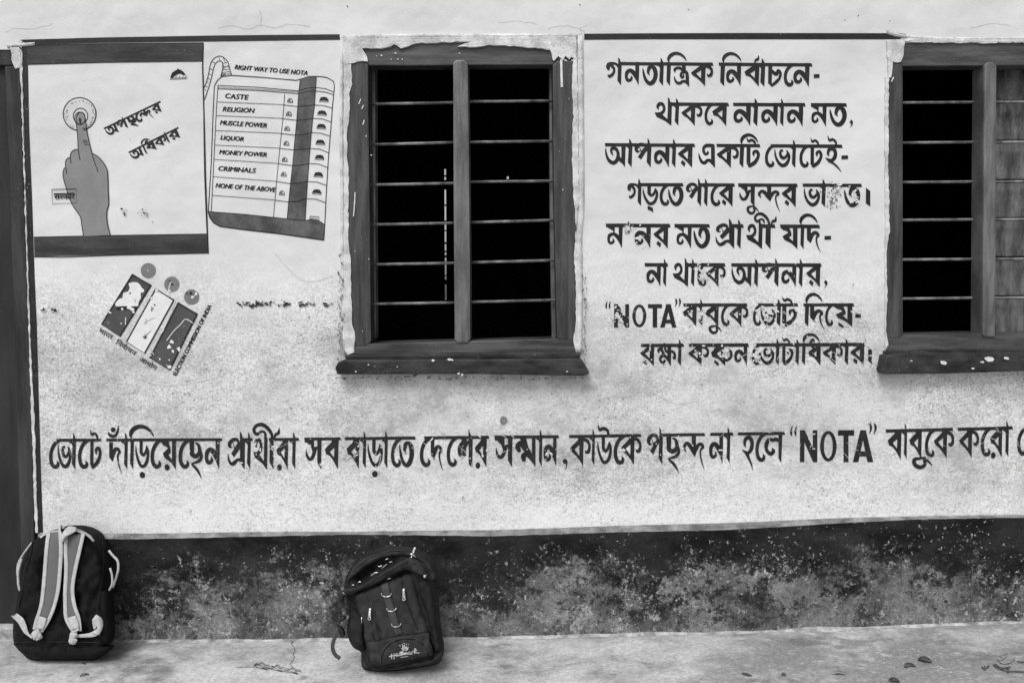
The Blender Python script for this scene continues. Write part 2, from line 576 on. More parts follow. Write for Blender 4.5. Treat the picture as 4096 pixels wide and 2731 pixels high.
def ribbon(left, right, surf, th, sub=4):
    """a strap between two measured edges, lying on a surface"""
    L = catmull(left, sub) if len(left) > 2 else left
    Rr = catmull(right, sub) if len(right) > 2 else right
    vs, fs = [], []
    n = len(L)
    prof = ((0, 0), (0, .75), (.1, 1), (.5, 1.12), (.9, 1), (1, .75), (1, 0))
    m = len(prof)
    for i in range(n):
        for u, k in prof:
            x, y = L[i][0] + (Rr[i][0] - L[i][0]) * u, L[i][1] + (Rr[i][1] - L[i][1]) * u
            xm, ym = (L[i][0] + Rr[i][0]) / 2, (L[i][1] + Rr[i][1]) / 2
            vs.append(surf(xm + (x - xm) * 1.0, ym + (y - ym) * 1.0, th * k))
        if i:
            o = (i - 1) * m
            for k in range(m - 1):
                fs.append((o + k, o + k + 1, o + m + k + 1, o + m + k))
            fs.append((o + m - 1, o, o + m, o + 2 * m - 1))
    fs.append(tuple(range(m)))
    fs.append(tuple(range(len(vs) - 1, len(vs) - m - 1, -1)))
    bm = bmesh.new()
    me = mesh_from(vs, fs)
    bm.from_mesh(me)
    bmesh.ops.recalc_face_normals(bm, faces=bm.faces)
    return bm
def offset_line(pts, w):
    """two edges at +-w/2 of a centre line in pixels; pts may carry their own width"""
    L, Rr = [], []
    for i, p in enumerate(pts):
        a, c = pts[max(i - 1, 0)], pts[min(i + 1, len(pts) - 1)]
        tx, ty = c[0] - a[0], c[1] - a[1]
        l = math.hypot(tx, ty) or 1
        ww = (p[2] if len(p) > 2 else w) / 2
        L.append((p[0] + ty / l * ww, p[1] - tx / l * ww))
        Rr.append((p[0] - ty / l * ww, p[1] + tx / l * ww))
    return L, Rr
# ------------------------------------------------------------- brush alphabet
# each letter: headline y, tip y, then shapes measured off the wall.  P polygon, S stroke (x,y,width), o* = overhang not counted in the width
G = {
'ga': (218, 660, 'S 375,330,40 320,262,48 240,245,55 175,268,90 150,310,80 160,350,55;S 225,290,60 268,340,52 272,400,48 240,455,58 180,492,60 150,460,20;P 355,135 390,165 405,215 425,225 425,300 415,660 340,570 350,350 355,300'),
'na': (225, 655, 'S 728,640,6 705,550,45 660,460,75 610,400,80 555,378,72 505,415,72 487,480,56 505,545,62 550,562,58 595,525,48 582,478,10;P 668,225 745,225 745,400 733,655 712,590 668,420'),
'aa': (232, 682, 'P 1140,145 1175,180 1190,225 1205,235 1205,310 1190,680 1115,595 1130,340 1140,300;oP 1075,236 1150,300 1150,362 1108,305 1050,290'),
'ta': (232, 660, 'S 800,340,10 808,400,35 830,490,50 870,570,60 930,618,72 990,602,82 1040,530,80 1055,440,82 1030,350,80 985,318,60 930,330,70 912,380,62 905,420,46 940,470,5'),
'is': (235, 682, 'P 1262,235 1340,235 1320,680 1250,595'),
'ntra': (235, 690, 'S 1410,430,10 1395,375,50 1440,345,52 1500,345,52 1560,385,52 1620,420,55;P 1530,240 1610,240 1615,380 1580,420 1540,330;S 1610,425,50 1540,430,45 1515,480,46 1540,522,50 1572,505,36 1558,462,16;P 1600,390 1660,420 1675,480 1683,700 1640,660 1608,640 1612,450;S 1388,490,5 1398,560,32 1440,622,48 1500,635,55 1550,602,50 1620,610,46 1670,690,10'),
'ka': (240, 705, 'P 1860,250 1985,250 1900,385 1795,455 1735,485 1700,440 1870,310;P 1700,440 1795,455 1895,555 1970,705 1900,620 1820,545 1735,490;P 1880,245 1985,245 1975,500 1970,705 1890,565 1897,380;S 1960,310,60 2040,322,60 2090,370,52 2100,430,50 2078,485,66 2038,500,50 2010,465,15'),
'ba': (190, 645, 'P 1310,200 1400,200 1360,335 1260,395 1180,435 1150,358 1300,255;P 1150,362 1260,395 1360,490 1435,645 1330,520 1260,455 1180,432;P 1340,195 1450,195 1435,645 1350,500 1360,335'),
'cha': (245, 700, 'P 1010,250 1085,250 1075,480 1072,640 1075,700 1005,625;S 1055,360,30 1110,430,60 1160,450,72 1190,385,50;S 1170,385,24 1200,382,40 1232,440,50 1215,530,48 1160,600,58 1085,665,52'),
'e': (245, 700, 'S 1475,275,50 1400,320,60 1345,410,58 1328,510,56 1345,605,60 1395,655,68 1445,642,60 1457,602,42 1437,565,8'),
'tha': (180, 650, 'P 345,75 380,110 390,165 430,180 425,250 415,650 345,600 335,520 345,300;S 165,330,10 142,270,52 175,215,72 235,212,62 272,285,52 262,350,60 215,400,62 150,410,55 85,385,8;P 85,388 245,435 340,525 415,650 300,560 120,470'),
'ma': (200, 650, 'P 955,205 1110,205 1105,375 1075,368 1077,330 1020,300 955,262;S 1245,640,6 1222,555,45 1180,465,70 1130,412,68 1080,390,56 1012,412,66 987,480,48 1002,540,50 1045,556,48 1085,520,44 1070,470,8;P 1185,205 1265,205 1248,650 1222,585 1185,450'),
'a': (205, 680, 'S 105,300,10 102,360,30 122,460,45 170,552,62 250,592,76 315,545,72 342,455,66 332,370,58 290,312,66 228,310,66 207,360,46 225,410,34 248,455,5;P 405,215 490,215 475,680 425,610 350,548 345,455 405,497'),
'pa': (205, 670, 'P 905,100 940,150 950,205 980,210 980,280 965,670 888,565 897,400 905,300;S 905,330,34 850,245,60 770,225,62 702,268,74 685,325,66 712,365,44 755,352,14;P 735,255 790,345 830,290 910,310 905,350 870,372 780,515 715,465 775,385'),
'ra': (210, 670, 'P 1600,215 1700,215 1655,345 1560,410 1500,450 1460,400 1600,285;P 1460,400 1560,410 1655,515 1735,670 1640,560 1560,490 1500,450;P 1640,215 1745,215 1735,670 1650,520 1658,345;P 1548,525 1610,580 1590,650 1515,580'),
'ee': (205, 660, 'S 1860,380,6 1872,450,35 1910,540,52 1970,568,62 2020,522,56 2080,532,56 2160,655,8;P 2095,205 2160,265 2165,660 2115,600 2090,510 2090,290;S 2130,240,60 2020,238,66 1957,275,56 1952,350,50 1988,400,54 2032,380,44 2025,335,8'),
'tt': (215, 660, 'P 415,220 485,220 482,575 490,660 410,580;S 470,615,70 560,562,72 622,470,58 632,400,58 600,348,56 552,362,56 540,400,42 555,445,6;oS 572,225,34 560,175,40 505,138,46 455,162,46 428,130,24 415,85,5'),
'bha': (215, 660, 'S 935,300,8 942,380,30 962,470,42 1010,560,52 1080,612,68 1155,580,66 1203,480,48 1195,410,55 1162,335,24;S 1098,350,8 1065,330,46 1037,380,48 1060,450,58 1110,472,56 1160,430,50 1182,370,34'),
'i': (215, 660, 'S 1965,435,5 1937,385,48 1960,312,66 2040,292,76 2092,360,66 2078,450,76 2020,508,66 1950,500,54 1880,460,6;oS 1960,525,50 2050,568,38 2130,630,32 2220,728,6'),
'itop': (215, 660, 'oS 2098,225,34 2082,160,40 2020,115,46 1965,135,42 1930,45,6;S 1880,215,2 2110,215,2'),
'dda': (200, 650, 'S 345,300,8 352,380,30 382,480,44 440,578,55 500,602,60 565,555,58 602,455,48 600,370,46 567,300,16;P 425,205 492,205 490,400 450,440 425,400;S 460,400,58 500,440,52 548,405,48 572,335,34'),
'ddot': (200, 650, 'P 430,640 520,680 528,770 480,735 430,715'),
'sa': (200, 660, 'P 2125,205 2285,205 2290,340 2265,420 2235,335 2190,300 2170,275 2125,268;S 2150,375,6 2162,450,38 2200,508,52 2250,500,58 2288,430,58 2320,350,48 2365,360,36;P 2345,205 2420,205 2412,660 2345,560'),
'u': (190, 640, 'S 170,620,20 110,632,34 52,652,46 58,725,50 118,765,50 168,720,40 158,650,34 200,672,30 245,740,10'),
'nda': (190, 640, 'S 290,465,8 250,395,52 300,335,55 360,370,70 430,440,90;P 390,195 475,195 475,360 500,430 455,535 385,460 400,350;S 460,440,70 520,362,60 580,352,56 605,398,50 570,425,34 557,480,28 582,600,25 635,725,5'),
'pra': (265, 755, 'S 255,360,30 212,295,60 140,288,68 62,340,72 60,398,52 112,412,16;P 110,300 165,410 215,345 275,345 270,430 145,565 90,505 150,430;P 265,150 300,190 330,265 370,265 365,755 300,680 270,600 268,360;S 20,505,8 38,600,38 90,668,56 150,652,72 220,602,56 290,622,56 358,740,10'),
'iis': (270, 740, 'P 960,270 1040,270 1035,740 950,625'),
'iia': (270, 740, 'S 932,270,8 922,205,36 875,170,34 800,215,48 760,150,44 800,85,48 880,72,56 960,130,54 1010,215,44 1020,275,44'),
'rf': (270, 740, 'S 1060,262,26 1085,215,50 1130,195,50 1140,115,6'),
'ya': (265, 725, 'P 1220,270 1400,270 1390,340 1425,400 1435,470 1380,420 1330,385 1265,370 1220,330;P 1380,410 1435,470 1380,505 1300,545 1250,485;P 1250,485 1380,505 1465,580 1555,725 1440,620 1290,550;P 1465,270 1555,270 1553,725 1462,590'),
'da': (265, 725, 'P 1720,270 1795,270 1795,430 1850,470 1790,610 1720,540;S 1780,510,90 1850,422,66 1900,422,64 1938,468,50 1902,510,36 1906,600,30 1940,700,20 1985,775,4'),
'ksha': (255, 670, 'S 430,435,8 422,385,58 462,350,58 502,400,56 540,490,50;P 595,255 680,255 672,670 640,640 600,530;S 660,640,8 620,555,50 560,492,58 500,480,62 458,530,54 472,590,46 520,600,50 550,570,40 525,545,6;S 540,260,40 568,390,46 620,405,56 700,400,52 748,450,50 745,530,52 712,505,20;P 430,260 500,260 520,400 470,380'),
'ru': (255, 700, 'P 1560,260 1690,260 1600,400 1520,460 1445,520 1420,440;P 1420,440 1530,460 1620,555 1690,705 1560,560 1445,525;P 1600,260 1690,260 1650,430 1690,560 1690,705 1612,560;S 1660,580,50 1740,580,58 1800,505,55 1792,415,52 1742,392,44 1727,445,14;P 1490,580 1570,650 1560,705 1475,635'),
'dha': (235, 665, 'P 1260,290 1330,290 1252,385 1180,445 1120,475 1093,410 1170,345 1230,310;P 1093,415 1180,440 1250,510 1325,665 1200,510 1120,475;P 1262,230 1330,230 1325,665 1245,515 1252,380;S 1195,330,36 1142,255,54 1152,195,54 1192,170,44 1212,230,12'),
'ha': (215, 660, 'S 1965,435,5 1937,385,48 1960,312,66 2040,292,76 2092,360,66 2078,450,70 2020,508,60 1950,500,48 1880,460,6;oS 1985,520,70 2030,600,40 2080,680,30 2105,770,5'),
'la': (185, 445, 'S 1965,262,20 1930,248,36 1900,262,20;S 1905,250,20 1872,250,34 1848,290,34 1850,340,28 1885,370,34 1912,345,30 1895,322,8;P 1955,190 1990,190 1980,445 1955,410'),
'sha': (220, 490, 'S 1365,378,36 1360,330,34 1385,285,44 1410,250,34 1350,232,20;S 1402,378,34 1402,320,36 1425,285,32 1450,262,20;P 1440,160 1452,190 1465,218 1478,220 1474,490 1442,460'),
'mma': (215, 488, 'S 1868,345,36 1856,312,44 1885,285,50 1925,330,50 1960,372,40;P 1870,218 1925,218 1955,335 1925,370 1890,300;S 1910,425,36 1908,390,46 1945,380,44 1985,425,36 2010,480,4;P 1980,218 2012,218 2012,488 1980,400'),
'chha': (240, 505, 'P 1280,245 1322,245 1318,385 1300,400 1282,370;S 1298,375,34 1335,392,40 1368,360,34 1360,300,26 1335,280,14;S 1365,320,20 1385,390,24 1358,435,28 1290,455,6;oS 1305,465,18 1350,510,24 1385,578,4'),
}
def parse(s):
    out = []
    for part in s.split(';'):
        part = part.strip()
        over = part[0] == 'o'
        if over:
            part = part[1:]
        pts = [tuple(float(q) for q in w.split(',')) for w in part[2:].split()]
        out.append((part[0], over, pts))
    return out
GP = {}
for _k, (_h, _t, _s2) in G.items():
    _sh = parse(_s2)
    _xs = [q for kind, ov, pts in _sh if not ov for p in pts for q in ((p[0] - (p[2] / 2 if kind == 'S' else 0)), (p[0] + (p[2] / 2 if kind == 'S' else 0)))]
    GP[_k] = (_h, _t, min(_xs), max(_xs), _sh)
def glyph(fl, name, x0, x1, hy, ty, c):
    """hy/ty: functions giving headline and tip y at x, all in the coordinates of crop c"""
    h, t, gx0, gx1, shapes = GP[name]
    sx = (x1 - x0) / (gx1 - gx0)
    xm = (x0 + x1) / 2
    H, T = hy(xm), ty(xm)
    sy = (T - H) / (t - h)
    sw = sx * .68 + sy * .32 if sx < sy else (sx + sy) / 2
    k = c(1, 0)[0] - c(0, 0)[0]
    for kind, ov, pts in shapes:
        q = [c(x0 + (p[0] - gx0) * sx, H + (p[1] - h) * sy) for p in pts]
        if kind == 'P':
            fl.poly(q)
        else:
            fl.stroke([(a[0], a[1], p[2] * sw * k) for a, p in zip(q, pts)], 4)
def arc(fl, x0, x1, hy, ty, c):
    """the sweeping vowel mark over the headline"""
    xm = (x0 + x1) / 2
    H = hy(xm)
    s = (ty(xm) - H) / 440
    k = c(1, 0)[0] - c(0, 0)[0]
    pts = [(.10, 0, 10), (.07, -60, 52), (.18, -128, 66), (.42, -168, 58), (.68, -150, 48), (.88, -90, 34), (.99, -25, 8)]
    fl.stroke([(*c(x0 + (x1 - x0) * u, H + v * s), w * s * k) for u, v, w in pts], 5)
def headline(fl, x0, x1, hy, th, c):
    n = max(2, int((x1 - x0) / 120))
    top = [(x0 + (x1 - x0 - 8) * i / n, hy(x0 + (x1 - x0) * i / n) + rnd.uniform(-.8, .8)) for i in range(n + 1)]
    bot = [(x0 + 4 + (x1 - x0 - 4) * i / n, hy(x0 + (x1 - x0) * i / n) + th + rnd.uniform(-.8, .8)) for i in range(n + 1)]
    fl.poly(mp(c, top + bot[::-1]))
def latin(fl, ch, x0, x1, y0, y1, c):
    w, h = x1 - x0, y1 - y0
    q = lambda pts: mp(c, [(x0 + a * w, y0 + b * h) for a, b in pts])
    if ch == 'N':
        fl.poly(q([(0, 0), (.28, 0), (.74, .55), (.74, 0), (1, 0), (1, 1), (.76, 1), (.26, .38), (.26, 1), (0, 1)]))
    elif ch == 'T':
        fl.poly(q([(0, 0), (1, 0), (1, .17), (.65, .17), (.65, 1), (.34, 1), (.34, .17), (0, .17)]))
    elif ch == 'A':
        fl.poly(q([(.37, 0), (.64, 0), (.5, .32), (.27, 1), (0, 1)]))
        fl.poly(q([(.5, .04), (.64, 0), (1, 1), (.72, 1), (.5, .32)]))
        fl.poly(q([(.25, .66), (.75, .66), (.75, .82), (.25, .82)]))
    elif ch == 'O':
        k = c(1, 0)[0] - c(0, 0)[0]
        n = 28
        fl.stroke([(*c(x0 + w * (.5 + .38 * math.cos(2 * math.pi * a / n)), y0 + h * (.5 + .43 * math.sin(2 * math.pi * a / n))), w * k * (.24 - .05 * abs(math.sin(2 * math.pi * a / n)))) for a in range(n + 1)], 1)
def quote(fl, x0, x1, y0, y1, c, flip):
    w, h = (x1 - x0) / 2, y1 - y0
    k = c(1, 0)[0] - c(0, 0)[0]
    for i in (0, 1):
        b = x0 + w * i
        p = [(.75, .0, .06), (.45, .3, .3), (.35, .65, .5), (.5, .95, .25)] if not flip else [(.4, .0, .25), (.6, .3, .5), (.55, .6, .36), (.2, 1, .06)]
        fl.stroke([(*c(b + u * w, y0 + v * h), q * w * k * 1.1) for u, v, q in p], 4)

C2 = crop(2380, 180, 2352 / 1180)
C3 = crop(2380, 820, 2352 / 1180)
B1, B2, B3, B4 = crop(160, 1640, 2352 / 1100), crop(1200, 1640, 2352 / 1100), crop(2200, 1640, 2352 / 1100), crop(3100, 1640, 2352 / 996)
def lin(a, b, x0=100, x1=2100):
    return lambda x: a + (b - a) * (x - x0) / (x1 - x0)
# (crop, headline y, tip y, headline thickness, [words]); a word: (headline from, to, [(letter, x0, x1)...])
LINES = [
 (C2, lin(136, 149), lin(322, 342), 26, [
  (195, 945, 'ga 88 212,na 238 352,ta 378 500,aa 512 548,is 570 606,arc 575 732,ntra 625 752,ka 765 942'),
  (985, 1735, 'is 998 1038,arc 1012 1168,na 1045 1165,ba 1192 1312,rf 1268 1310,aa 1318 1357,cha 1380 1490,e 1505 1592,na 1582 1710,dash 1745 1790')]),
 (C2, lin(457, 466), lin(640, 655), 27, [
  (590, 1070, 'tha 475 615,aa 636 670,ka 688 857,e 873 950,ba 935 1052'),
  (1100, 1680, 'na 1103 1243,aa 1262 1300,na 1325 1458,aa 1475 1506,na 1530 1660'),
  (1720, 2010, 'ma 1722 1848,ta 1870 2008,comma 2030 2058')]),
 (C2, lin(783, 796), lin(975, 985), 26, [
  (78, 800, 'a 80 245,aa 262 298,pa 315 450,na 470 594,aa 612 646,ra 660 778'),
  (880, 925, 'ee 825 957'),
  (968, 1320, 'ka 970 1147,is 1152 1190,arc 1158 1302,tt 1208 1315'),
  (1400, 1975, 'e 1355 1438,bha 1430 1557,aa 1570 1602,e 1630 1712,tt 1718 1814,i 1835 1930,itop 1835 1930,dash 1965 2018')]),
 (C2, lin(1100, 1107), lin(1283, 1297), 26, [
  (340, 707, 'ga 258 370,dda 380 503,ddot 420 465,e 515 600,ta 583 706'),
  (822, 1117, 'pa 725 850,aa 868 900,e 920 1008,ra 988 1100'),
  (1140, 1618, 'sa 1143 1275,u 1210 1308,nda 1298 1475,ra 1488 1604'),
  (1655, 2130, 'bha 1665 1794,aa 1805 1840,*ta 1985 2115,danda 2160 2195')]),
 (C3, lin(148, 158), lin(344, 356), 29, [
  (85, 603, 'ma 95 222,*na 315 445,ra 465 584'),
  (632, 918, 'ma 647 772,ta 785 918'),
  (1072, 1187, 'pra 962 1112,aa 1132 1166'),
  (1315, 1440, 'tha 1203 1338,iis 1358 1402,iia 1266 1398,rf 1400 1450'),
  (1475, 1795, 'ya 1483 1615,is 1638 1670,arc 1630 1776,da 1690 1802,dash 1830 1882')]),
 (C3, lin(462, 466), lin(650, 656), 28, [
  (395, 585, 'na 410 525,aa 542 570'),
  (718, 1042, 'tha 618 747,aa 765 795,*e 815 895,*ka 882 1042'),
  (1085, 1808, 'a 1088 1250,aa 1268 1302,pa 1330 1467,*na 1485 1605,aa 1625 1657,ra 1683 1797,comma 1825 1855')]),
 (C3, lin(785, 783), lin(965, 972), 25, [
  (703, 1218, '*N 152 272,O 297 410,T 422 535,A 520 650,quo 80 132,quc 632 690,*ba 700 812,*aa 832 860,ba 875 987,u 908 1012,e 1005 1080,ka 1070 1222'),
  (1300, 1622, 'e 1260 1330,*bha 1320 1440,aa 1448 1482,*tt 1492 1610'),
  (1660, 2068, 'is 1672 1708,arc 1678 1814,da 1715 1832,e 1835 1905,ya 1908 2052,ndot 1940 1985,*dash 2075 2120')]),
 (C3, lin(1106, 1098), lin(1285, 1275), 27, [
  (365, 712, '*ra 358 473,ksha 495 645,aa 660 690'),
  (745, 1228, '*ka 742 910,*ru 925 1097,na 1110 1214'),
  (1285, 2153, '*e 1250 1325,bha 1305 1430,aa 1440 1470,*tt 1492 1582,aa 1598 1628,is 1650 1680,arc 1655 1792,dha 1700 1800,*ka 1815 1977,aa 1990 2022,ra 2035 2148,*danda 2178 2208')]),
 (B1, lin(244, 236, 100, 2200), lin(510, 506, 100, 2200), 25, [
  (140, 528, 'e 78 175,bha 150 267,aa 272 306,e 325 420,tt 428 524'),
  (565, 1560, 'da 592 700,aa 718 750,chb 578 675,is 770 804,arc 760 975,dda 815 932,round 852 898,e 945 1045,ya 1038 1162,rdot 1065 1108,e 1185 1285,chha 1278 1392,na 1410 1535'),
  (1725, 1822, 'pra 1605 1752,aa 1770 1802'),
  (1955, 2218, '*tha 1822 1947,*iis 1962 1998,*iia 1815 2000,rf 2000 2052,rar 2022 2125,aa 2155 2186')]),
 (B2, lin(233, 212, 100, 2200), lin(506, 482, 100, 2200), 26, [
  (35, 350, '*sa 40 184,ba 212 330'),
  (378, 990, '*ba 398 508,aa 535 566,*dda 578 706,round 615 665,aa 720 750,e 778 872,ta 848 972'),
  (1060, 1620, 'e 1025 1125,*da 1118 1228,e 1255 1350,*sha 1345 1477,*rar 1495 1600'),
  (1662, 2218, 'sa 1665 1817,mma 1840 2014,aa 2042 2072,*na 2085 2194,comma 2245 2288')]),
 (B3, lin(213, 184, 100, 2000), lin(482, 447, 100, 2000), 26, [
  (162, 783, 'ka 170 348,aa 356 384,dda 405 527,utop 405 505,e 545 645,*ka 608 782'),
  (945, 1328, '*pa 830 966,chha 995 1115,nda 1135 1322'),
  (1368, 1570, 'na 1363 1480,aa 1510 1542'),
  (1605, 2012, 'ha 1640 1742,e 1758 1850,la 1835 1988')]),
 (B4, lin(183, 150, 1000, 2300), lin(468, 440, 1000, 2300), 30, [
  (1045, 1685, '*Nb 235 400,Ob 425 583,Tb 595 748,Ab 735 928,quob 138 218,qucb 880 968,ba 1065 1195,aa 1218 1248,ba 1270 1388,u 1297 1490,e 1418 1515,ka 1500 1692'),
  (1725, 2250, 'ka 1738 1927,e 1945 2045,rar 2032 2150,aa 2176 2210'),
  (2350, 2700, 'e 2288 2390,bha 2395 2500')]),
]
CHIPS = []      # damaged spots (source px centre, radius, count)
def slogan_lines(parent):
    for li, (c, hy, ty, th, words) in enumerate(LINES):
        big = li >= 8
        line = empty('painted_slogan', parent=parent, label='brush lettered line of black Bengali script' if not big else 'tall brush lettered Bengali script low on the wall')
        for (x0, x1, letters) in words:
            groups = {}
            fl = Flat(.0014)
            headline(fl, x0, x1, hy, th, c)
            for item in letters.split(','):
                nm, a, b = item.split()
                worn = nm[0] == '*'
                nm = nm.lstrip('*')
                a, b = float(a), float(b)
                m = (a + b) / 2
                H, T = hy(m), ty(m)
                if worn:
                    p, q = c(a, H), c(b, T)
                    CHIPS.append(((p[0] + q[0]) / 2, (p[1] + q[1]) / 2, (q[0] - p[0]) / 2, (q[1] - p[1]) / 2, 26 if not big else 20))
                if nm == 'arc':
                    arc(fl, a, b, hy, ty, c)
                elif nm == 'dash':
                    fl.poly(mp(c, [(a, H + (T - H) * .46), (b, H + (T - H) * .45), (b, H + (T - H) * .60), (a, H + (T - H) * .61)]))
                elif nm == 'danda':
                    fl.poly(mp(c, [(a, H + 30), (b, H + 58), (b, T - 8), (a, T - 36)]))
                elif nm == 'comma':
                    y = T - (60 if not big else 65)
                    w = b - a
                    if big:
                        fl.disc(*c(a + w * .5, y + 20), w * .47 / 2.138)
                        fl.stroke([(*c(a + w * .85, y + 20), 5), (*c(a + w * .8, y + 60), 4), (*c(a + w * .5, y + 98), 1)])
                    else:
                        fl.poly(mp(c, [(a + w * .5, y), (b, y + 20), (a + w * .9, y + 40), (a + w * .1, y + 66), (a + w * .5, y + 38), (a, y + 20)]))
                elif nm == 'chb':
                    s = [(585, 192, 10), (600, 215, 26), (638, 222, 26), (662, 185, 20), (672, 128, 3)]
                    fl.stroke([(*c(x, y), w / 2.138) for x, y, w in s])
                    fl.disc(*c(625, 167), 21 / 2.138)
                elif nm in ('round', 'rdot'):
                    y = T + 45 if nm == 'round' else T - 20
                    fl.disc(*c(m, y), (b - a) / 2 / 2.138, 16, 27 / 2.138)
                elif nm == 'ndot':
                    fl.poly(mp(c, [(a, T - 40), (b, T - 8), (b - 4, T + 2), (b - 6, T + 8), (a, T - 14)]))
                elif nm == 'utop':
                    fl.stroke([(*c(502, H + 8), 9), (*c(490, H - 35), 12), (*c(455, H - 52), 14), (*c(425, H - 40), 12), (*c(411, H - 85), 2)])
                elif nm == 'rar':
                    glyph(fl, 'ba', a, b - 2, hy, ty, c)
                    fl.disc(*c(a + (b - a) * .25, T - 18), 20 / 2.138, 16, 27 / 2.138)
                elif nm in ('N', 'O', 'T', 'A'):
                    latin(fl, nm, a, b, 790, 976, c)
                elif nm in ('Nb', 'Ob', 'Tb', 'Ab'):
                    latin(fl, nm[0], a, b, 188, 490, c)
                elif nm == 'quo':
                    quote(fl, a, b, 765, 828, c, False)
                elif nm == 'quc':
                    quote(fl, a, b, 748, 812, c, True)
                elif nm == 'quob':
                    quote(fl, a, b, 145, 245, c, False)
                elif nm == 'qucb':
                    quote(fl, a, b, 128, 228, c, True)
                else:
                    glyph(fl, nm, a, b, hy, ty, c)
            fl.build('painted_word', M['ink2'] if (big or li > 4) else M['ink'], line)
# ------------------------------------------------------------- floor and ground
def floor_mesh():
    xs = [-9, -5, -3] + [-2.4 + .12 * i for i in range(41)] + [3.4, 5, 9]
    ys = [.02, -.1, -.2, -.35, -.6, -1, -2, -3.4]
    vs = [(x, y, floor_z(x)) for y in ys for x in xs]
    n = len(xs)
    fs = [(j * n + i, j * n + i + 1, (j + 1) * n + i + 1, (j + 1) * n + i) for j in range(len(ys) - 1) for i in range(n - 1)]
    return mesh_from(vs, [f[::-1] for f in fs])
verandah = obj('floor', floor_mesh(), M['floor'], kind='structure', smooth=True)
obj('ground', mesh_from([(-150, -150, -.45), (150, -150, -.45), (150, 150, -.45), (-150, 150, -.45)], [(0, 1, 2, 3)]), M['earth'], kind='structure')

# ------------------------------------------------------------- the building
school = empty('school_building', (0, .2, 0), label='whitewashed plaster building with painted voting slogans and barred windows above a black dado', category='building')
ox = lambda px, py: W(px, py, 0).x
oz = lambda px, py: W(px, py, 0).z
OPEN = [
    (-3.1, ox(118, 1200) + .004, -.5, oz(60, 199)),
    (ox(1392, 800), ox(2300, 800), oz(1800, 1440), oz(1800, 170)),
    (ox(3560, 800), ox(4455, 800), oz(3800, 1420), oz(3800, 172)),
]
def wall_mesh():
    xs = sorted({-8, 8} | {o[0] for o in OPEN} | {o[1] for o in OPEN})
    zs = sorted({-.5, 3.3} | {o[2] for o in OPEN} | {o[3] for o in OPEN})
    bm = bmesh.new()
    TH = .24
    def quad(a):
        bm.faces.new([bm.verts.new(p) for p in a])
    for x0, x1 in zip(xs, xs[1:]):
        for z0, z1 in zip(zs, zs[1:]):
            cx, cz = (x0 + x1) / 2, (z0 + z1) / 2
            if any(o[0] < cx < o[1] and o[2] < cz < o[3] for o in OPEN):
                continue
            quad([(x0, 0, z0), (x1, 0, z0), (x1, 0, z1), (x0, 0, z1)])
            quad([(x0, TH, z0), (x0, TH, z1), (x1, TH, z1), (x1, TH, z0)])
    for a, b, c, d in OPEN:
        quad([(a, 0, c), (a, 0, d), (a, TH, d), (a, TH, c)])
        quad([(b, 0, c), (b, TH, c), (b, TH, d), (b, 0, d)])
        quad([(a, 0, c), (a, TH, c), (b, TH, c), (b, 0, c)])
        quad([(a, 0, d), (b, 0, d), (b, TH, d), (a, TH, d)])
    bmesh.ops.remove_doubles(bm, verts=bm.verts, dist=1e-5)
    return bm
obj('wall', wall_mesh(), M['plaster'], school)

# dark room behind, with light coming through the gap of a far door
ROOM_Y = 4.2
def room():
    bm = bmesh.new()
    def add(b):
        me = bpy.data.meshes.new('x')
        b.to_mesh(me)
        b.free()
        bm.from_mesh(me)
        bpy.data.meshes.remove(me)
    sx0, sx1 = W(1777, 900, ROOM_Y).x, W(1785, 900, ROOM_Y).x
    zt = W(1780, 674, ROOM_Y).z
    zb = W(1780, 1198, ROOM_Y).z
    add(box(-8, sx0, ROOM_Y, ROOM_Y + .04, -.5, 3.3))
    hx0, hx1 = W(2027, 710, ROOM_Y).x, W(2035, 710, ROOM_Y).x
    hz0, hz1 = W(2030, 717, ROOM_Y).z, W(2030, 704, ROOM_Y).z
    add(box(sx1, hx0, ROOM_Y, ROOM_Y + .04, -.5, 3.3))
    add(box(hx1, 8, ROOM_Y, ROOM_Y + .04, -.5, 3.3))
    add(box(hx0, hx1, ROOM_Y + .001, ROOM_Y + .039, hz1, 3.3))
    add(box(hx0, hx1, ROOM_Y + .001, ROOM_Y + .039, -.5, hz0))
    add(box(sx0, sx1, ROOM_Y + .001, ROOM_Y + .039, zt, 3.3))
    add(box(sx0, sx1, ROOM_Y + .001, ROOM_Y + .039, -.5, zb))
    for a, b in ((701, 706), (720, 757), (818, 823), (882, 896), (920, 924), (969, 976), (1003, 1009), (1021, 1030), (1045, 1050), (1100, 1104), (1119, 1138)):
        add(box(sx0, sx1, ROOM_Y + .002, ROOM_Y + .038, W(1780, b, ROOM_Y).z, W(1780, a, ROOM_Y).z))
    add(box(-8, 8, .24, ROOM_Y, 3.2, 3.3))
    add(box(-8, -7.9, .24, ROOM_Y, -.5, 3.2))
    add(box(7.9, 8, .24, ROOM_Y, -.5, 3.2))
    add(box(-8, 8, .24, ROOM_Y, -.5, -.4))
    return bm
obj('room_interior', room(), M['room'], school, label='dark room with a thread of daylight at its far door')

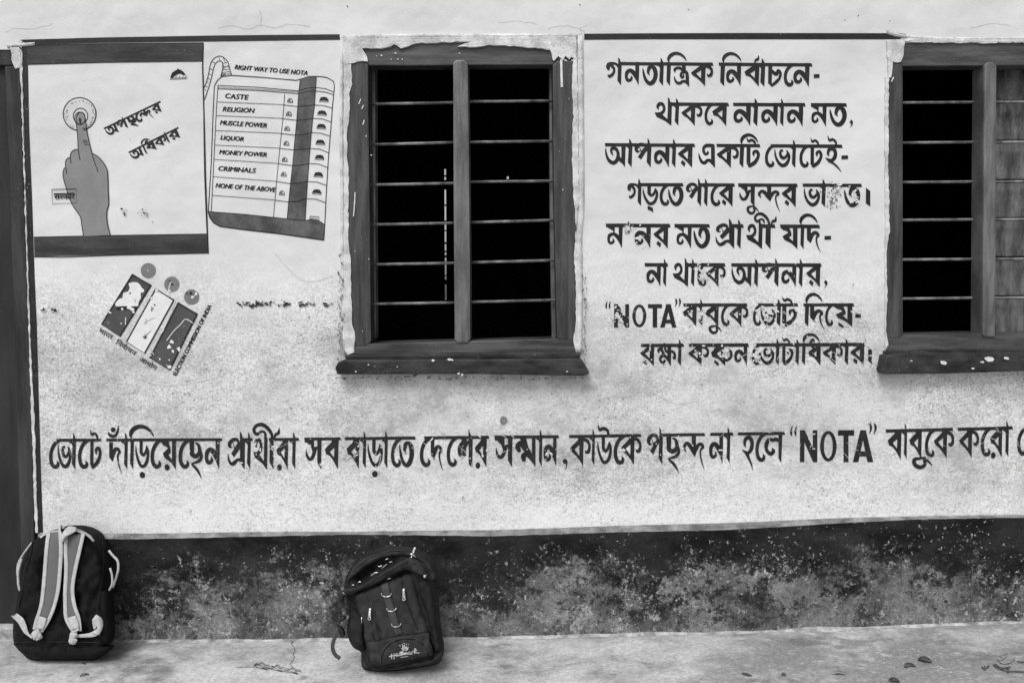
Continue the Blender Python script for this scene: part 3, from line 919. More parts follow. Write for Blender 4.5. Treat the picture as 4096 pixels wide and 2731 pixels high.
# dado and ledge
UP = [(-400, 2134), (387, 2132), (595, 2133), (893, 2128), (1190, 2125), (1400, 2126), (1700, 2121), (1955, 2119), (2210, 2111), (2465, 2102), (2900, 2091), (3075, 2084), (3351, 2071), (3682, 2063), (4096, 2057), (5200, 2035)]
LO = [(-400, 2150), (387, 2153), (506, 2156), (893, 2148), (1190, 2141), (1400, 2137), (1700, 2140), (1955, 2144), (2210, 2136), (2465, 2128), (2900, 2119), (3075, 2109), (3351, 2092), (3682, 2076), (4096, 2069), (5200, 2046)]
DOOR_R = 152
def sample(tab, x):
    for a, b in zip(tab, tab[1:]):
        if x <= b[0]:
            return a[1] + (b[1] - a[1]) * (x - a[0]) / (b[0] - a[0])
    return tab[-1][1]
PROUD = .02
def dado_meshes():
    n = 150
    top, low, foot = [], [], []
    for i in range(n + 1):
        x = DOOR_R + (5200 - DOOR_R) * i / n
        j = noise.noise(Vector((x * .02, 0, 0))) * 1.5
        top.append(W(x, sample(UP, x) + j, -.0005))
        low.append(W(x, sample(LO, x) + j * 1.5, -PROUD))
        p = low[-1]
        foot.append(Vector((p.x, -PROUD - .004, floor_z(p.x) - .01)))
    m1 = mesh_from(top + low, [(i, i + n + 1, i + n + 2, i + 1) for i in range(n)])
    rows = []
    for k in range(9):
        for i in range(n + 1):
            t = k / 8
            p = low[i].lerp(foot[i], t)
            if 0 < k < 8:
                p.y += noise.noise(Vector((p.x * 5, 3, p.z * 7))) * .004
            rows.append(p)
    m2 = mesh_from(rows, [(k * (n + 1) + i, (k + 1) * (n + 1) + i, (k + 1) * (n + 1) + i + 1, k * (n + 1) + i + 1) for k in range(8) for i in range(n)])
    return m1, m2
_l, _d = dado_meshes()
obj('dado_ledge', _l, M['ledge'], school, label='sloping grey cement ledge along the top of the dado')
obj('dado', _d, M['dado'], school, label='black painted dado worn to grey cement near the floor', smooth=True)

# ------------------------------------------------------------- windows
c4 = crop(1320, 100, 2352 / 1080)
c5 = crop(1320, 800, 2288 / 1080)
c6 = crop(3480, 100, 671 / 616)
def bar_obj(parent, xa, ya, xb, yb, y=.06):
    obj('window_bar', tube([W(xa, ya, y), W(xb, yb, y)], .0052, 10), M['bar'], parent, smooth=True)
def screws(parent):
    pass
def window_one():
    w = empty('window', (ox(1848, 800), .07, oz(1848, 800)), parent=school, label='window with two barred bays beside the voting machine painting')
    P = lambda nm, poly, yf, yb, mat, bev=.003, **k: obj(nm, prism(poly, yf, yb, bev), M[mat], w, **k)
    P('window_lintel', [(1383, 164), (2304, 160), (2304, 258), (2000, 260), (1600, 263), (1383, 261)], .001, .06, 'wood_h')
    P('window_stile', [(1386, 246), (1452, 244), (1472, 262), (1477, 700), (1484, 1366), (1466, 1384), (1392, 1384)], -.003, .14, 'wood', .004)
    P('window_stile', [(2226, 244), (2304, 246), (2310, 1362), (2232, 1358), (2227, 1348), (2214, 700), (2211, 262)], -.003, .14, 'wood', .004)
    P('window_rail', [(1392, 1378), (1480, 1374), (1850, 1364), (2230, 1354), (2310, 1352), (2310, 1420), (1392, 1424)], -.001, .15, 'wood_h', .004)
    P('window_mullion', [(1812, 250), (1824, 239), (1858, 239), (1872, 252), (1878, 800), (1882, 1356), (1870, 1371), (1831, 1372), (1818, 1358), (1814, 800)], -.008, .10, 'mullion', .006)
    P('window_jamb', [(1440, 262), (1500, 262), (1503, 1352), (1440, 1352)], .078, .135, 'mullion')
    P('window_jamb', [(2198, 262), (2290, 262), (2290, 1352), (2208, 1352), (2200, 900)], .078, .135, 'mullion')
    for la, lb, ra, rb in ((417, 411, 407, 404), (579, 570, 569, 565), (740, 733, 728, 724), (899, 892, 890, 881), (1058, 1052, 1050, 1041), (1216, 1210, 1208, 1200)):
        bar_obj(w, 1466, la + .5, 1840, lb)
        bar_obj(w, 1850, ra + 1, 2222, rb)
    obj('window_sill', prism([(1350, 1450), (1374, 1439), (2315, 1434), (2330, 1440), (2358, 1488), (2352, 1497), (2334, 1503), (2100, 1500), (1900, 1496), (1348, 1497), (1340, 1470)], -.052, .0, .006), M['sill'], w, label='black painted concrete sill')
    obj('sill_slab', prism([(1376, 1424), (1404, 1417), (2280, 1406), (2318, 1411), (2322, 1428), (2300, 1436), (1384, 1440)], -.026, .02, .007), M['sill'], w)
    return w
def window_two():
    w = empty('window', (ox(4000, 800), .07, oz(4000, 800)), parent=school, label='window cut by the right frame edge with one bay boarded behind its bars')
    P = lambda nm, poly, yf, yb, mat, bev=.003, **k: obj(nm, prism(poly, yf, yb, bev), M[mat], w, **k)
    P('window_lintel', [(3552, 168), (4460, 160), (4460, 259), (3552, 265)], .001, .06, 'wood_h')
    P('window_stile', [(3552, 248), (3598, 248), (3612, 262), (3612, 1336), (3600, 1352), (3546, 1352)], -.003, .14, 'wood', .004)
    P('window_stile', [(4380, 248), (4460, 248), (4452, 1352), (4374, 1352)], -.003, .14, 'wood', .004)
    P('window_rail', [(3542, 1348), (3612, 1340), (3930, 1332), (4455, 1328), (4455, 1400), (3542, 1404)], -.001, .15, 'wood_h', .004)
    P('window_mullion', [(3938, 262), (3952, 246), (3976, 246), (3988, 262), (3986, 800), (3982, 1348), (3940, 1348), (3930, 1336), (3934, 800)], -.008, .065, 'mullion', .007)
    for i, (a, b) in enumerate(((412, 409), (572, 569), (730, 727), (881, 878), (1039, 1036), (1195, 1191))):
        bar_obj(w, 3604, a, 3955, b)
        bar_obj(w, 3960, b + 1, 4400, b - 3)
    ys = [240, 404, 562, 719, 872, 1028, 1184, 1345]
    for a, b in zip(ys, ys[1:]):
        P('shutter_board', [(3940, a + 2), (4440, a - 1), (4440, b - 3), (3940, b - 1)], .092 + rnd.uniform(-.003, .003), .115, 'board', .005)
    obj('window_sill', prism([(3545, 1422), (3600, 1412), (4500, 1405), (4500, 1478), (4096, 1484), (3800, 1494), (3540, 1497), (3532, 1482)], -.052, .0, .006), M['sill'], w, label='black painted concrete sill with pale chips')
    obj('sill_slab', prism([(3545, 1404), (4490, 1396), (4490, 1409), (3545, 1416)], -.026, .02, .006), M['sill'], w)
    return w
win1, win2 = window_one(), window_two()

# ragged plaster lapping on to the frames
def lap(poly, yf=-.007, parent=school, mat='edge_plaster', bev=.003, yb=0.0005):
    fine = []
    for i in range(len(poly)):
        a, b = poly[i], poly[(i + 1) % len(poly)]
        n = max(1, int(math.hypot(b[0] - a[0], b[1] - a[1]) / 14))
        for k in range(n):
            t = k / n
            j = 0 if n == 1 else 2.2
            fine.append((a[0] + (b[0] - a[0]) * t + rnd.uniform(-j, j), a[1] + (b[1] - a[1]) * t + rnd.uniform(-j, j)))
    pts = [W(x, y, yf) for x, y in fine]
    n = len(pts)
    tri = tessellate_polygon([[Vector((p.x, p.z, 0)) for p in pts]])
    vs = [Vector((p.x, yf + rnd.uniform(-.0008, .0008), p.z)) for p in pts] + [Vector((p.x, yb, p.z)) for p in pts]
    fs = [tuple(t) for t in tri] + [(i, (i + 1) % n, n + (i + 1) % n, n + i) for i in range(n)]
    bm = bmesh.new()
    bm.from_mesh(mesh_from(vs, fs))
    bmesh.ops.recalc_face_normals(bm, faces=bm.faces)
    return obj('plaster_edge', bm, M[mat], parent, label='ragged plaster edge lapping over the frame' if False else None)
lap(mp(c4, [(118, 335), (185, 342), (192, 520), (165, 600), (176, 700), (152, 900), (146, 1100), (162, 1300), (160, 1568)]) + mp(c5, [(152, 60), (158, 180), (152, 300), (175, 500), (180, 800), (186, 1050), (212, 1150), (206, 1290), (150, 1306), (118, 1250), (118, 60)]))
lap(mp(c4, [(112, 108), (700, 96), (1300, 100), (2150, 104), (2140, 290), (2100, 280), (2085, 300), (2052, 268), (2030, 310), (2012, 292), (1990, 270), (1952, 312), (1935, 298), (1920, 215), (1780, 200), (1600, 186), (1420, 172), (1280, 192), (1110, 190), (1240, 142), (1000, 150), (900, 158), (770, 156), (620, 206), (560, 170), (490, 202), (400, 206), (280, 200), (320, 272), (325, 312), (240, 322), (118, 345)]), -.0085)
lap(mp(c4, [(2118, 285), (2152, 285), (2160, 700), (2168, 1568)]) + mp(c5, [(2090, 80), (2098, 700), (2096, 1290), (2130, 1298), (2090, 1290), (2062, 1200), (2082, 1050), (2085, 700), (2068, 500), (2084, 250), (2078, 80)]) + mp(c4, [(2125, 1560), (2112, 1300), (2108, 1000), (2120, 800), (2110, 560)]))
lap(mp(c6, [(72, 66), (152, 64), (150, 110), (140, 150), (136, 162), (100, 160), (98, 190), (92, 230), (84, 225)]), -.008)
lap(mp(c6, [(150, 58), (671, 58), (671, 76), (500, 79), (300, 77), (150, 73)]), -.006)
lap(mp(c6, [(66, 228), (82, 226), (80, 600), (86, 900), (70, 1000), (76, 1180), (68, 1330), (80, 1390), (66, 1420)]), -.006)
def bead(pts, r=.007, flat=1.0):
    o = obj('plaster_bead', tube([W(x, y, -.001) for x, y in pts], r, 8, 3), M['edge_plaster'], school, smooth=True)
bead([c4(*p) for p in ((2178, 100), (2182, 400), (2186, 900), (2190, 1568))] + [c5(*p) for p in ((2112, 300), (2115, 700), (2112, 1100), (2108, 1290))], .011)
bead([c4(*p) for p in ((108, 110), (102, 500), (100, 1000), (108, 1568))] + [c5(*p) for p in ((105, 400), (115, 800), (125, 1300))], .007)
bead([c4(*p) for p in ((110, 112), (700, 100), (1300, 98), (2180, 100))], .008)
bead([(3552, 118), (3580, 140), (3800, 158), (4400, 150)], .006)
bead([(30, 186), (140, 176)], .006)

# ------------------------------------------------------------- door at the left
door = empty('door', (-2.3, .1, 0), parent=school, label='dark wooden door with frame post at the left edge of the wall')
def dprism(nm, poly, yf, yb, mat, bev=.003, label=None):
    obj(nm, prism(poly, yf, yb, bev), M[mat], door, label)
dprism('door_lintel', [(-1400, 200), (52, 199), (52, 262), (-1400, 268)], .004, .14, 'door_post')
dprism('frame_post', [(18, 266), (78, 262), (100, 900), (118, 1400), (130, 1800), (143, 2512), (92, 2512), (83, 2200), (74, 1920), (52, 1200), (36, 700)], -.002, .14, 'door_post', .004)
dprism('door_leaf', [(-640, 268), (22, 268), (56, 1200), (88, 2200), (92, 2500), (-640, 2500)], .03, .07, 'door', .002)
dprism('door_leaf', [(-1330, 268), (-646, 268), (-646, 2500), (-1330, 2500)], .03, .07, 'door', .002)
dprism('frame_post', [(-1480, 262), (-1322, 262), (-1322, 2512), (-1480, 2512)], -.002, .14, 'wood', .004)
lap([(42, 190), (82, 190), (84, 268), (60, 275), (50, 255), (46, 220)], -.006)
lap([(76, 160), (86, 160), (96, 600), (118, 1290), (138, 1700), (151, 2130), (141, 2130), (130, 1800), (118, 1450), (104, 1000), (92, 600), (80, 265)], -.004)

dprism('threshold', [(-1400, 2514), (148, 2512), (148, 2575), (-1400, 2580)], -.012, .20, 'fillet', .006)

# ------------------------------------------------------------- painted borders
border = empty('painted_border', parent=school, label='black painted lines round the panels')
f = Flat(.0012)
f.poly([(80, 160), (400, 151), (860, 143), (1358, 138), (1360, 160), (860, 167), (400, 172), (110, 180)])
f.build('border_line', M['ink'], border)
f = Flat(.0012)
f.poly([(83, 181), (110, 181), (116, 500), (128, 800), (138, 1100), (147, 1300), (155, 1600), (164, 1900), (172, 2129), (152, 2131), (146, 1950), (132, 1600), (121, 1300), (108, 900), (96, 500)])
f.build('border_line', M['ink2'], border)
f = Flat(.0012)
f.poly([(2337, 136), (2600, 134), (3000, 133), (3600, 134), (3626, 138), (3600, 158), (3000, 158), (2600, 158), (2337, 160)])
f.build('border_line', M['ink'], border)

# ------------------------------------------------------------- poster with the inked finger
cP = crop(0, 120, 1435 / 860)
po = empty('finger_painting', parent=school, label='painted panel of a grey hand pressing a round button')
f = Flat(.0013)
f.poly(mp(cP, [(180, 106), (700, 95), (1352, 90), (1352, 206), (700, 214), (182, 228)]))
f.build('painted_band', M['band'], po)
f = Flat(.0013)
f.poly(mp(cP, [(226, 1384), (800, 1372), (1382, 1364), (1386, 1488), (800, 1500), (230, 1512)]))
f.build('painted_band', M['band'], po)
f = Flat(.0016)
for p in ([(182, 231), (700, 217), (1350, 209)], [(222, 1383), (800, 1371), (1384, 1362)], [(228, 1514), (420, 1516), (800, 1502), (1388, 1489)], [(180, 104), (700, 93), (1354, 88)]):
    f.line(mp(cP, p), 3.5)
f.line(mp(cP, [(1356, 90), (1352, 250), (1362, 600), (1372, 1000), (1384, 1360), (1389, 1490)]), 5)
f.build('painted_outline', M['line'], po)
f = Flat(.0013)
f.disc(*cP(531, 562), 64, 32)
f.build('button_face', M['ring'], po)
f = Flat(.0016)
f.ring(*cP(531, 562), 65.5, 4)
for i in range(46):       # dry brush shading just inside the rim
    a = rnd.uniform(0, 2 * math.pi)
    r0 = rnd.uniform(52, 63)
    cx0, cy0 = cP(531, 562)
    f.line([(cx0 + math.cos(a) * r0, cy0 + math.sin(a) * r0), (cx0 + math.cos(a + .07) * (r0 - 4), cy0 + math.sin(a + .07) * (r0 - 4))], 1.5)
f.ring(*cP(537, 575), 29, 3.2, 28, 31)
f.ring(*cP(533, 592), 21, 2.8, 24, 26)
f.build('button_rim', M['line'], po)
f = Flat(.0021)
HAND = [(510, 575), (533, 548), (560, 560), (570, 600), (580, 680), (595, 750), (612, 820), (660, 852), (705, 910), (718, 960), (722, 1080), (725, 1160), (712, 1215), (716, 1290), (735, 1368), (557, 1377), (545, 1300), (535, 1245), (490, 1180), (458, 1110), (440, 1050), (422, 985), (422, 940), (438, 918), (437, 880), (453, 856), (468, 856), (473, 822), (497, 800), (522, 803), (516, 690), (508, 610)]
f.poly(mp(cP, HAND))
f.build('painted_hand', M['hand'], po)
f = Flat(.0026)
f.line(mp(cP, [(522, 803), (516, 690), (508, 610), (512, 575), (533, 550), (560, 560), (570, 600), (580, 680), (595, 750), (612, 820), (630, 880), (655, 950)]), 3.2, 3)
f.line(mp(cP, [(612, 822), (660, 852), (705, 910), (718, 960), (722, 1080), (725, 1160), (712, 1215), (716, 1290), (735, 1368)]), 3.4, 3)
f.line(mp(cP, [(557, 1377), (545, 1300), (535, 1245), (490, 1180), (458, 1110), (440, 1050), (422, 985), (422, 940), (438, 918), (445, 960)]), 3.2, 3)
f.line(mp(cP, [(438, 918), (437, 880), (453, 856), (468, 858), (475, 890)]), 3.2, 3)
f.line(mp(cP, [(468, 858), (473, 822), (497, 800), (522, 803), (528, 840), (535, 870)]), 3.2, 3)
for x, y in ((550, 656), (553, 663), (555, 670), (551, 738), (555, 746), (560, 756), (565, 766)):
    f.line(mp(cP, [(x, y), (x + 28, y - 1)]), 2)
f.stroke([(*cP(533, 585), 3), (*cP(534, 602), 9), (*cP(536, 615), 6), (*cP(536, 630), 1)])
f.build('hand_outline', M['line'], po)
def rot_word(fl, items, p0, p1, hgt, th, tag):
    """letters along a slanting headline from p0 to p1 (source px)"""
    L = math.hypot(p1[0] - p0[0], p1[1] - p0[1])
    ux, uy = (p1[0] - p0[0]) / L, (p1[1] - p0[1]) / L
    c = lambda x, y: (p0[0] + ux * x - uy * y, p0[1] + uy * x + ux * y)
    class CC:
        pass
    hy, ty = (lambda x: 0.0), (lambda x: hgt)
    n = 6
    fl.poly([c(0, 0), c(L, 0), c(L + 1.5, th), c(1, th)])
    def cc(x, y):
        return c(x, y)
    # crop-like scale of one: glyph() reads the scale off c(1,0)-c(0,0)
    for nm, a, b in items:
        h, t, gx0, gx1, shapes = GP[nm] if nm in GP else (0, 1, 0, 1, [])
        if nm in GP:
            sx, sy = (b - a) / (gx1 - gx0), hgt / (t - h)
            sw = (sx + sy) / 2 * 1.22
            for kind, ov, pts in shapes:
                q = [cc(a + (p[0] - gx0) * sx, (p[1] - h) * sy) for p in pts]
                if kind == 'P':
                    fl.poly(q)
                else:
                    fl.stroke([(z[0], z[1], p[2] * sw) for z, p in zip(q, pts)], 3)
        elif nm == 'arc':
            s = hgt / 440
            pts = [(.10, 0, 10), (.07, -60, 52), (.18, -128, 66), (.42, -168, 58), (.68, -150, 48), (.88, -90, 34), (.99, -25, 8)]
            fl.stroke([(*cc(a + (b - a) * u, v * s), w * s) for u, v, w in pts], 4)
f = Flat(.0014)
p0, p1 = cP(690, 655), cP(1068, 474)
rot_word(f, [('a', 2, 50), ('pa', 54, 92), ('chha', 100, 134), ('e', 133, 158), ('nda', 152, 200), ('ra', 206, 240)], p0, p1, 42, 6, 'w')
f.build('painted_word', M['ink'], po)
f = Flat(.0014)
p0, p1 = cP(855, 815), cP(1187, 648)
rot_word(f, [('a', 2, 52), ('is', 60, 68), ('arc', 60, 100), ('dha', 72, 108), ('ka', 110, 160), ('aa', 160, 168), ('ra', 172, 214)], p0, p1, 42, 6, 'w')
f.build('painted_word', M['ink'], po)
f = Flat(.0028)
bx = mp(cP, [(345, 1064), (508, 1058), (513, 1154), (349, 1160)])
f.line(bx + [bx[0]], 1.8)
f.line(mp(cP, [(345, 1070), (508, 1064)]), 1.2)
f.line(mp(cP, [(358, 1094), (496, 1090)]), 4)
text_flat(f, 'सरकार', cP(360, 1131), cP(498, 1128), 22, 0, .0)
f.build('painted_word', M['line'], po, label='small boxed Hindi word over the wrist')
f = Flat(.0014)           # small domed building emblem
q = mp(cP, [(1140, 305), (1150, 285), (1170, 272), (1190, 262), (1215, 272), (1232, 290), (1238, 300)])
f.poly(q + mp(cP, [(1225, 302), (1200, 292), (1180, 298), (1165, 308), (1150, 322), (1136, 326)]))
f.line(mp(cP, [(1133, 332), (1249, 326), (1246, 300)]), 1.8)
f.line(mp(cP, [(1140, 322), (1246, 318)]), 1.6)
f.disc(*cP(1188, 263), 2.6, 8)
for x in (1176, 1198, 1222, 1238):
    f.line(mp(cP, [(x, 302), (x - 3, 328)]), 1.2)
f.build('painted_emblem', M['line'], po, label='small domed building emblem')

# ------------------------------------------------------------- painted voting machine
cM = crop(780, 200, 1246 / 620)
vm = empty('machine_painting', parent=school, label='painted voting machine listing caste, religion and none of the above')
f = Flat(.0012)
f.poly(mp(cM, [(845, 243), (900, 224), (975, 216), (970, 300), (960, 440), (945, 560), (932, 700), (915, 900), (895, 1200), (885, 1370), (740, 1358), (755, 1200), (770, 1050), (785, 920), (800, 750), (818, 560), (832, 360)]))
f.build('painted_stripe', M['mid'], vm)
f = Flat(.0012)
f.poly(mp(cM, [(106, 1300), (400, 1322), (740, 1358), (885, 1372), (930, 1362), (990, 1370), (1043, 1405), (1035, 1528), (700, 1480), (400, 1445), (200, 1418), (150, 1390), (118, 1345)]))
f.build('painted_base', M['mid'], vm)
f = Flat(.0016)
def ml(pts, w=3.0, sub=1):
    f.line(mp(cM, pts), w, sub)
ml([(106, 1300), (130, 900), (145, 500), (155, 290), (180, 245), (215, 215), (290, 205), (550, 222), (810, 245), (860, 232), (915, 215), (1000, 214), (1060, 222), (1115, 255), (1120, 300), (1105, 450), (1090, 650), (1070, 900), (1055, 1150), (1043, 1405), (1035, 1528)], 3.2)
ml([(106, 1300), (118, 1345), (150, 1390), (200, 1418), (400, 1445), (700, 1480), (1035, 1528)], 4.4)
ml([(106, 1300), (400, 1322), (740, 1358), (885, 1372), (930, 1362), (990, 1370), (1043, 1405)], 3)
ml([(130, 1302), (150, 900), (170, 500), (184, 285)], 2.4)
ml([(184, 285), (500, 300), (832, 330), (900, 308), (970, 302), (1050, 312), (1112, 338)], 2.4)
ml([(184, 300), (500, 315), (832, 338)], 1.6)
ml([(184, 312), (500, 326), (832, 352), (900, 336), (970, 330), (1050, 340), (1112, 360)], 2.6)
ml([(720, 355), (705, 560), (680, 800), (655, 1060), (630, 1345)], 2)
ml([(845, 243), (832, 360), (818, 560), (800, 750), (785, 920), (770, 1050), (755, 1200), (740, 1358)], 2.6)
ml([(975, 216), (970, 300), (960, 440), (945, 560), (932, 700), (915, 900), (895, 1200), (885, 1372)], 2.6)
for yl, ym, ys, yr1, yr in ((418, 446, 455, 443, 468), (528, 556, 566, 550, 580), (648, 676, 685, 665, 695), (765, 795, 803, 793, 830), (880, 918, 930, 913, 948), (1018, 1062, 1075, 1058, 1092), (1168, 1212, 1222, 1195, 1228)):
    k = (yl - 418) / 750
    xl = 180 - 46 * k
    ml([(xl, yl), (705 - 60 * k, ym - 6)], 2)
    ml([(705 - 60 * k, ym - 4), (826 - 72 * k, ys), (890 - 65 * k, ys - 4), (958 - 62 * k, yr1), (1030 - 60 * k, yr1 + 4), (1104 - 52 * k, yr)], 2.4)
f.build('machine_outline', M['line'], vm)
for x, y in ((765, 408), (755, 515), (741, 633), (735, 752), (721, 882), (714, 1000), (699, 1150)):
    f = Flat(.0017)
    f.line(mp(cM, [(x - 22, y + 14), (x - 21, y), (x - 10, y - 16), (x + 4, y - 18), (x + 18, y - 6), (x + 22, y + 16), (x - 22, y + 14)]), 2.2)
    f.line(mp(cM, [(x - 20, y + 4), (x + 20, y + 6)]), 2)
    f.poly(mp(cM, [(x - 14, y + 2), (x - 2, y - 14), (x + 2, y - 12), (x - 4, y + 2)]))
    f.build('painted_lamp', M['line'], vm)
for x, y in ((1035, 398), (1020, 507), (1014, 615), (1006, 742), (1000, 863), (991, 1002), (978, 1140)):
    f = Flat(.0017)
    f.poly(mp(cM, [(x - 36, y + 10), (x - 33, y - 2), (x - 22, y - 17), (x + 4, y - 20), (x + 25, y - 15), (x + 37, y + 4), (x + 37, y + 15), (x, y + 9)]))
    f.line(mp(cM, [(x - 38, y + 12), (x - 37, y + 17), (x + 36, y + 22), (x + 38, y + 12)]), 1.8)
    f.build('painted_button', M['ink'], vm)
for s, a, b, h in (('CASTE', (236, 388), (420, 400), 20), ('RELIGION', (220, 494), (468, 506), 19), ('MUSCLE POWER', (198, 602), (574, 626), 19),
                   ('LIQUOR', (202, 722), (388, 734), 18), ('MONEY POWER', (192, 838), (574, 860), 18), ('CRIMINALS', (182, 970), (480, 988), 19),
                   ('NONE OF THE ABOVE', (162, 1106), (640, 1142), 19), ('RIGHT WAY TO USE NOTA', (316, 156), (900, 204), 18.5)):
    f = Flat(.0016)
    text_flat(f, s, cM(*a), cM(*b), h, .22, .0, .5)
    f.build('painted_word', M['line'], vm)
f = Flat(.0016)           # cable
ml([(62, 330), (100, 230), (120, 130), (135, 90), (165, 60), (205, 50), (240, 70), (265, 100), (278, 150), (295, 205)], 2.8, 3)
ml([(76, 400), (110, 300), (135, 210), (155, 125), (185, 92), (215, 95), (225, 130), (215, 180), (205, 215)], 2.8, 3)
for a in ([(222, 110), (262, 98)], [(225, 145), (272, 125)], [(215, 160), (280, 155)], [(212, 185), (288, 172)], [(222, 138), (262, 132), (275, 138)], [(205, 205), (290, 190)], [(218, 122), (225, 150)], [(215, 196), (245, 192)], [(208, 212), (240, 200)], [(130, 90), (165, 110)], [(190, 60), (205, 92)], [(92, 255), (108, 262)], [(104, 228), (122, 238)], [(112, 190), (132, 200)], [(84, 290), (100, 298)], [(118, 150), (142, 162)], [(225, 60), (238, 92)], [(78, 320), (92, 326)]):
    ml(a, 2)
f.build('machine_cable', M['line'], vm)
f = Flat(.0019)
bq = mp(cM, [(925, 1336), (995, 1342), (998, 1398), (922, 1388)])
f.line(bq + [bq[0]], 2.4)
bq = mp(cM, [(936, 1352), (985, 1356), (984, 1380), (934, 1374)])
f.line(bq + [bq[0]], 2)
f.build('painted_buckle', M['line'], vm)
f = Flat(.0017)
f.line([(813, 300), (815, 500), (818, 700), (826, 900), (832, 1010)], 3.2)
f.build('painted_line', M['line'], vm)

def blob(fl, x, y, r, el=1.0, ang=None):
    a0 = rnd.uniform(0, 6.28) if ang is None else ang
    n = rnd.randint(6, 9)
    pts = []
    for i in range(n):
        a = 2 * math.pi * i / n
        q = r * rnd.uniform(.55, 1.25)
        u, v = q * math.cos(a) * el, q * math.sin(a)
        pts.append((x + u * math.cos(a0) - v * math.sin(a0), y + u * math.sin(a0) + v * math.cos(a0)))
    fl.poly(pts)

# ------------------------------------------------------------- painted commission emblem
cL = crop(340, 1020, 1689 / 560)
em = empty('emblem_painting', parent=school, label='painted emblem of three slanting bars under grey circles')
for i, (x, y) in enumerate(((763, 188), (1047, 353), (1286, 506))):
    f = Flat(.0013)
    f.disc(*cL(x, y), 30.5, 30)
    f.build('painted_circle', M['dot'], em)
for i, (q, m_) in enumerate((([(572, 238), (793, 368), (420, 980), (202, 835)], 'logo'), ([(852, 410), (1070, 545), (718, 1185), (502, 1045)], 'white'), ([(1125, 580), (1350, 715), (1020, 1385), (785, 1240)], 'logo'))):
    f = Flat(.0013)
    f.poly(mp(cL, q))
    f.build('painted_bar', M[m_], em, label='white bar' if m_ == 'white' else None)
    f = Flat(.0017)
    f.line(mp(cL, q + q[:2]), 7.5 if i != 1 else 6)
    f.build('bar_outline', M['ink2'], em)
f = Flat(.0022)
f.poly(mp(cL, [(525, 345), (575, 325), (630, 330), (665, 360), (685, 395), (715, 420), (705, 450), (670, 455), (675, 520), (650, 560), (640, 615), (560, 620), (480, 615), (375, 620), (362, 590), (385, 555), (420, 525), (450, 520), (462, 455), (520, 440), (540, 400)]))
f.build('bare_patch', M['white'], em, label='bare patch where the bar has peeled')
f = Flat(.0024)
f.poly(mp(cL, [(370, 640), (420, 625), (500, 622), (610, 618), (625, 650), (590, 690), (560, 660), (500, 660), (440, 660), (380, 668)]))
f.build('black_smear', M['ink2'], em)
f = Flat(.0026)
for p in ([(1200, 775), (1150, 840), (1080, 905), (1030, 970), (985, 1030)], [(1205, 772), (1250, 785), (1300, 820)], [(492, 750), (488, 790), (490, 840)], [(1040, 315), (1020, 370), (1005, 430)], [(1310, 505), (1345, 460)], [(760, 176), (756, 196)]):
    f.line(mp(cL, p), 3.2, 3)
for x, y, r in ((1045, 1050, 9), (1015, 1105, 10), (1060, 1158, 8), (1130, 1135, 8), (900, 1255, 5), (1020, 1345, 9), (1018, 432, 6), (1295, 510, 7), (1340, 465, 6), (1015, 1265, 4), (530, 632, 8), (565, 652, 8), (445, 650, 5), (585, 690, 5), (302, 692, 5), (435, 822, 3), (990, 660, 4), (800, 520, 5), (865, 425, 6)):
    blob(f, *cL(x, y), r * .9, 1.3)
f.build('peeled_spots', M['white'], em, kind='stuff')
f = Flat(.0027)
for x, y, r in ((1028, 315, 4), (1052, 356, 4), (1275, 462, 6), (1230, 465, 4), (1300, 490, 4), (545, 460, 4), (505, 640, 6), (400, 640, 6)):
    blob(f, *cL(x, y), r * .9, 1.5)
f.stroke([(*cL(695, 985), 2), (*cL(722, 990), 8), (*cL(745, 985), 3)])
f.line(mp(cL, [(730, 975), (765, 940), (795, 910)]), 1.6)
f.line(mp(cL, [(735, 765), (738, 800), (712, 832), (760, 790), (845, 755)]), 1.2)
f.build('dark_scuffs', M['line'], em, kind='stuff')
f = Flat(.0017)
def dev(s, a, b, h):
    text_flat(f, s, cL(*a), cL(*b), h, 0, .012)
    # the headline over the letters
    A, B = cL(*a), cL(*b)
    l = math.hypot(B[0] - A[0], B[1] - A[1])
    ux, uy = (B[0] - A[0]) / l, (B[1] - A[1]) / l
    off = h * .84
dev('भारत', (160, 925), (318, 1018), 19)
dev('िनवाचन', (362, 1062), (600, 1215), 19)
dev('आयोग', (648, 1268), (850, 1395), 19)
f.stroke([(*cL(486, 1092), 3), (*cL(500, 1072), 3), (*cL(512, 1078), 2)])
f.build('painted_word', M['line'], em, label='Hindi words along the foot of the bars')
f = Flat(.0017)
text_flat(f, 'ELECTION COMMISSION OF INDIA', cL(1100, 1462), cL(1528, 618), 17, 0, .0)
f.build('painted_word', M['line'], em, label='English words climbing beside the right bar')

slogan_lines(school)

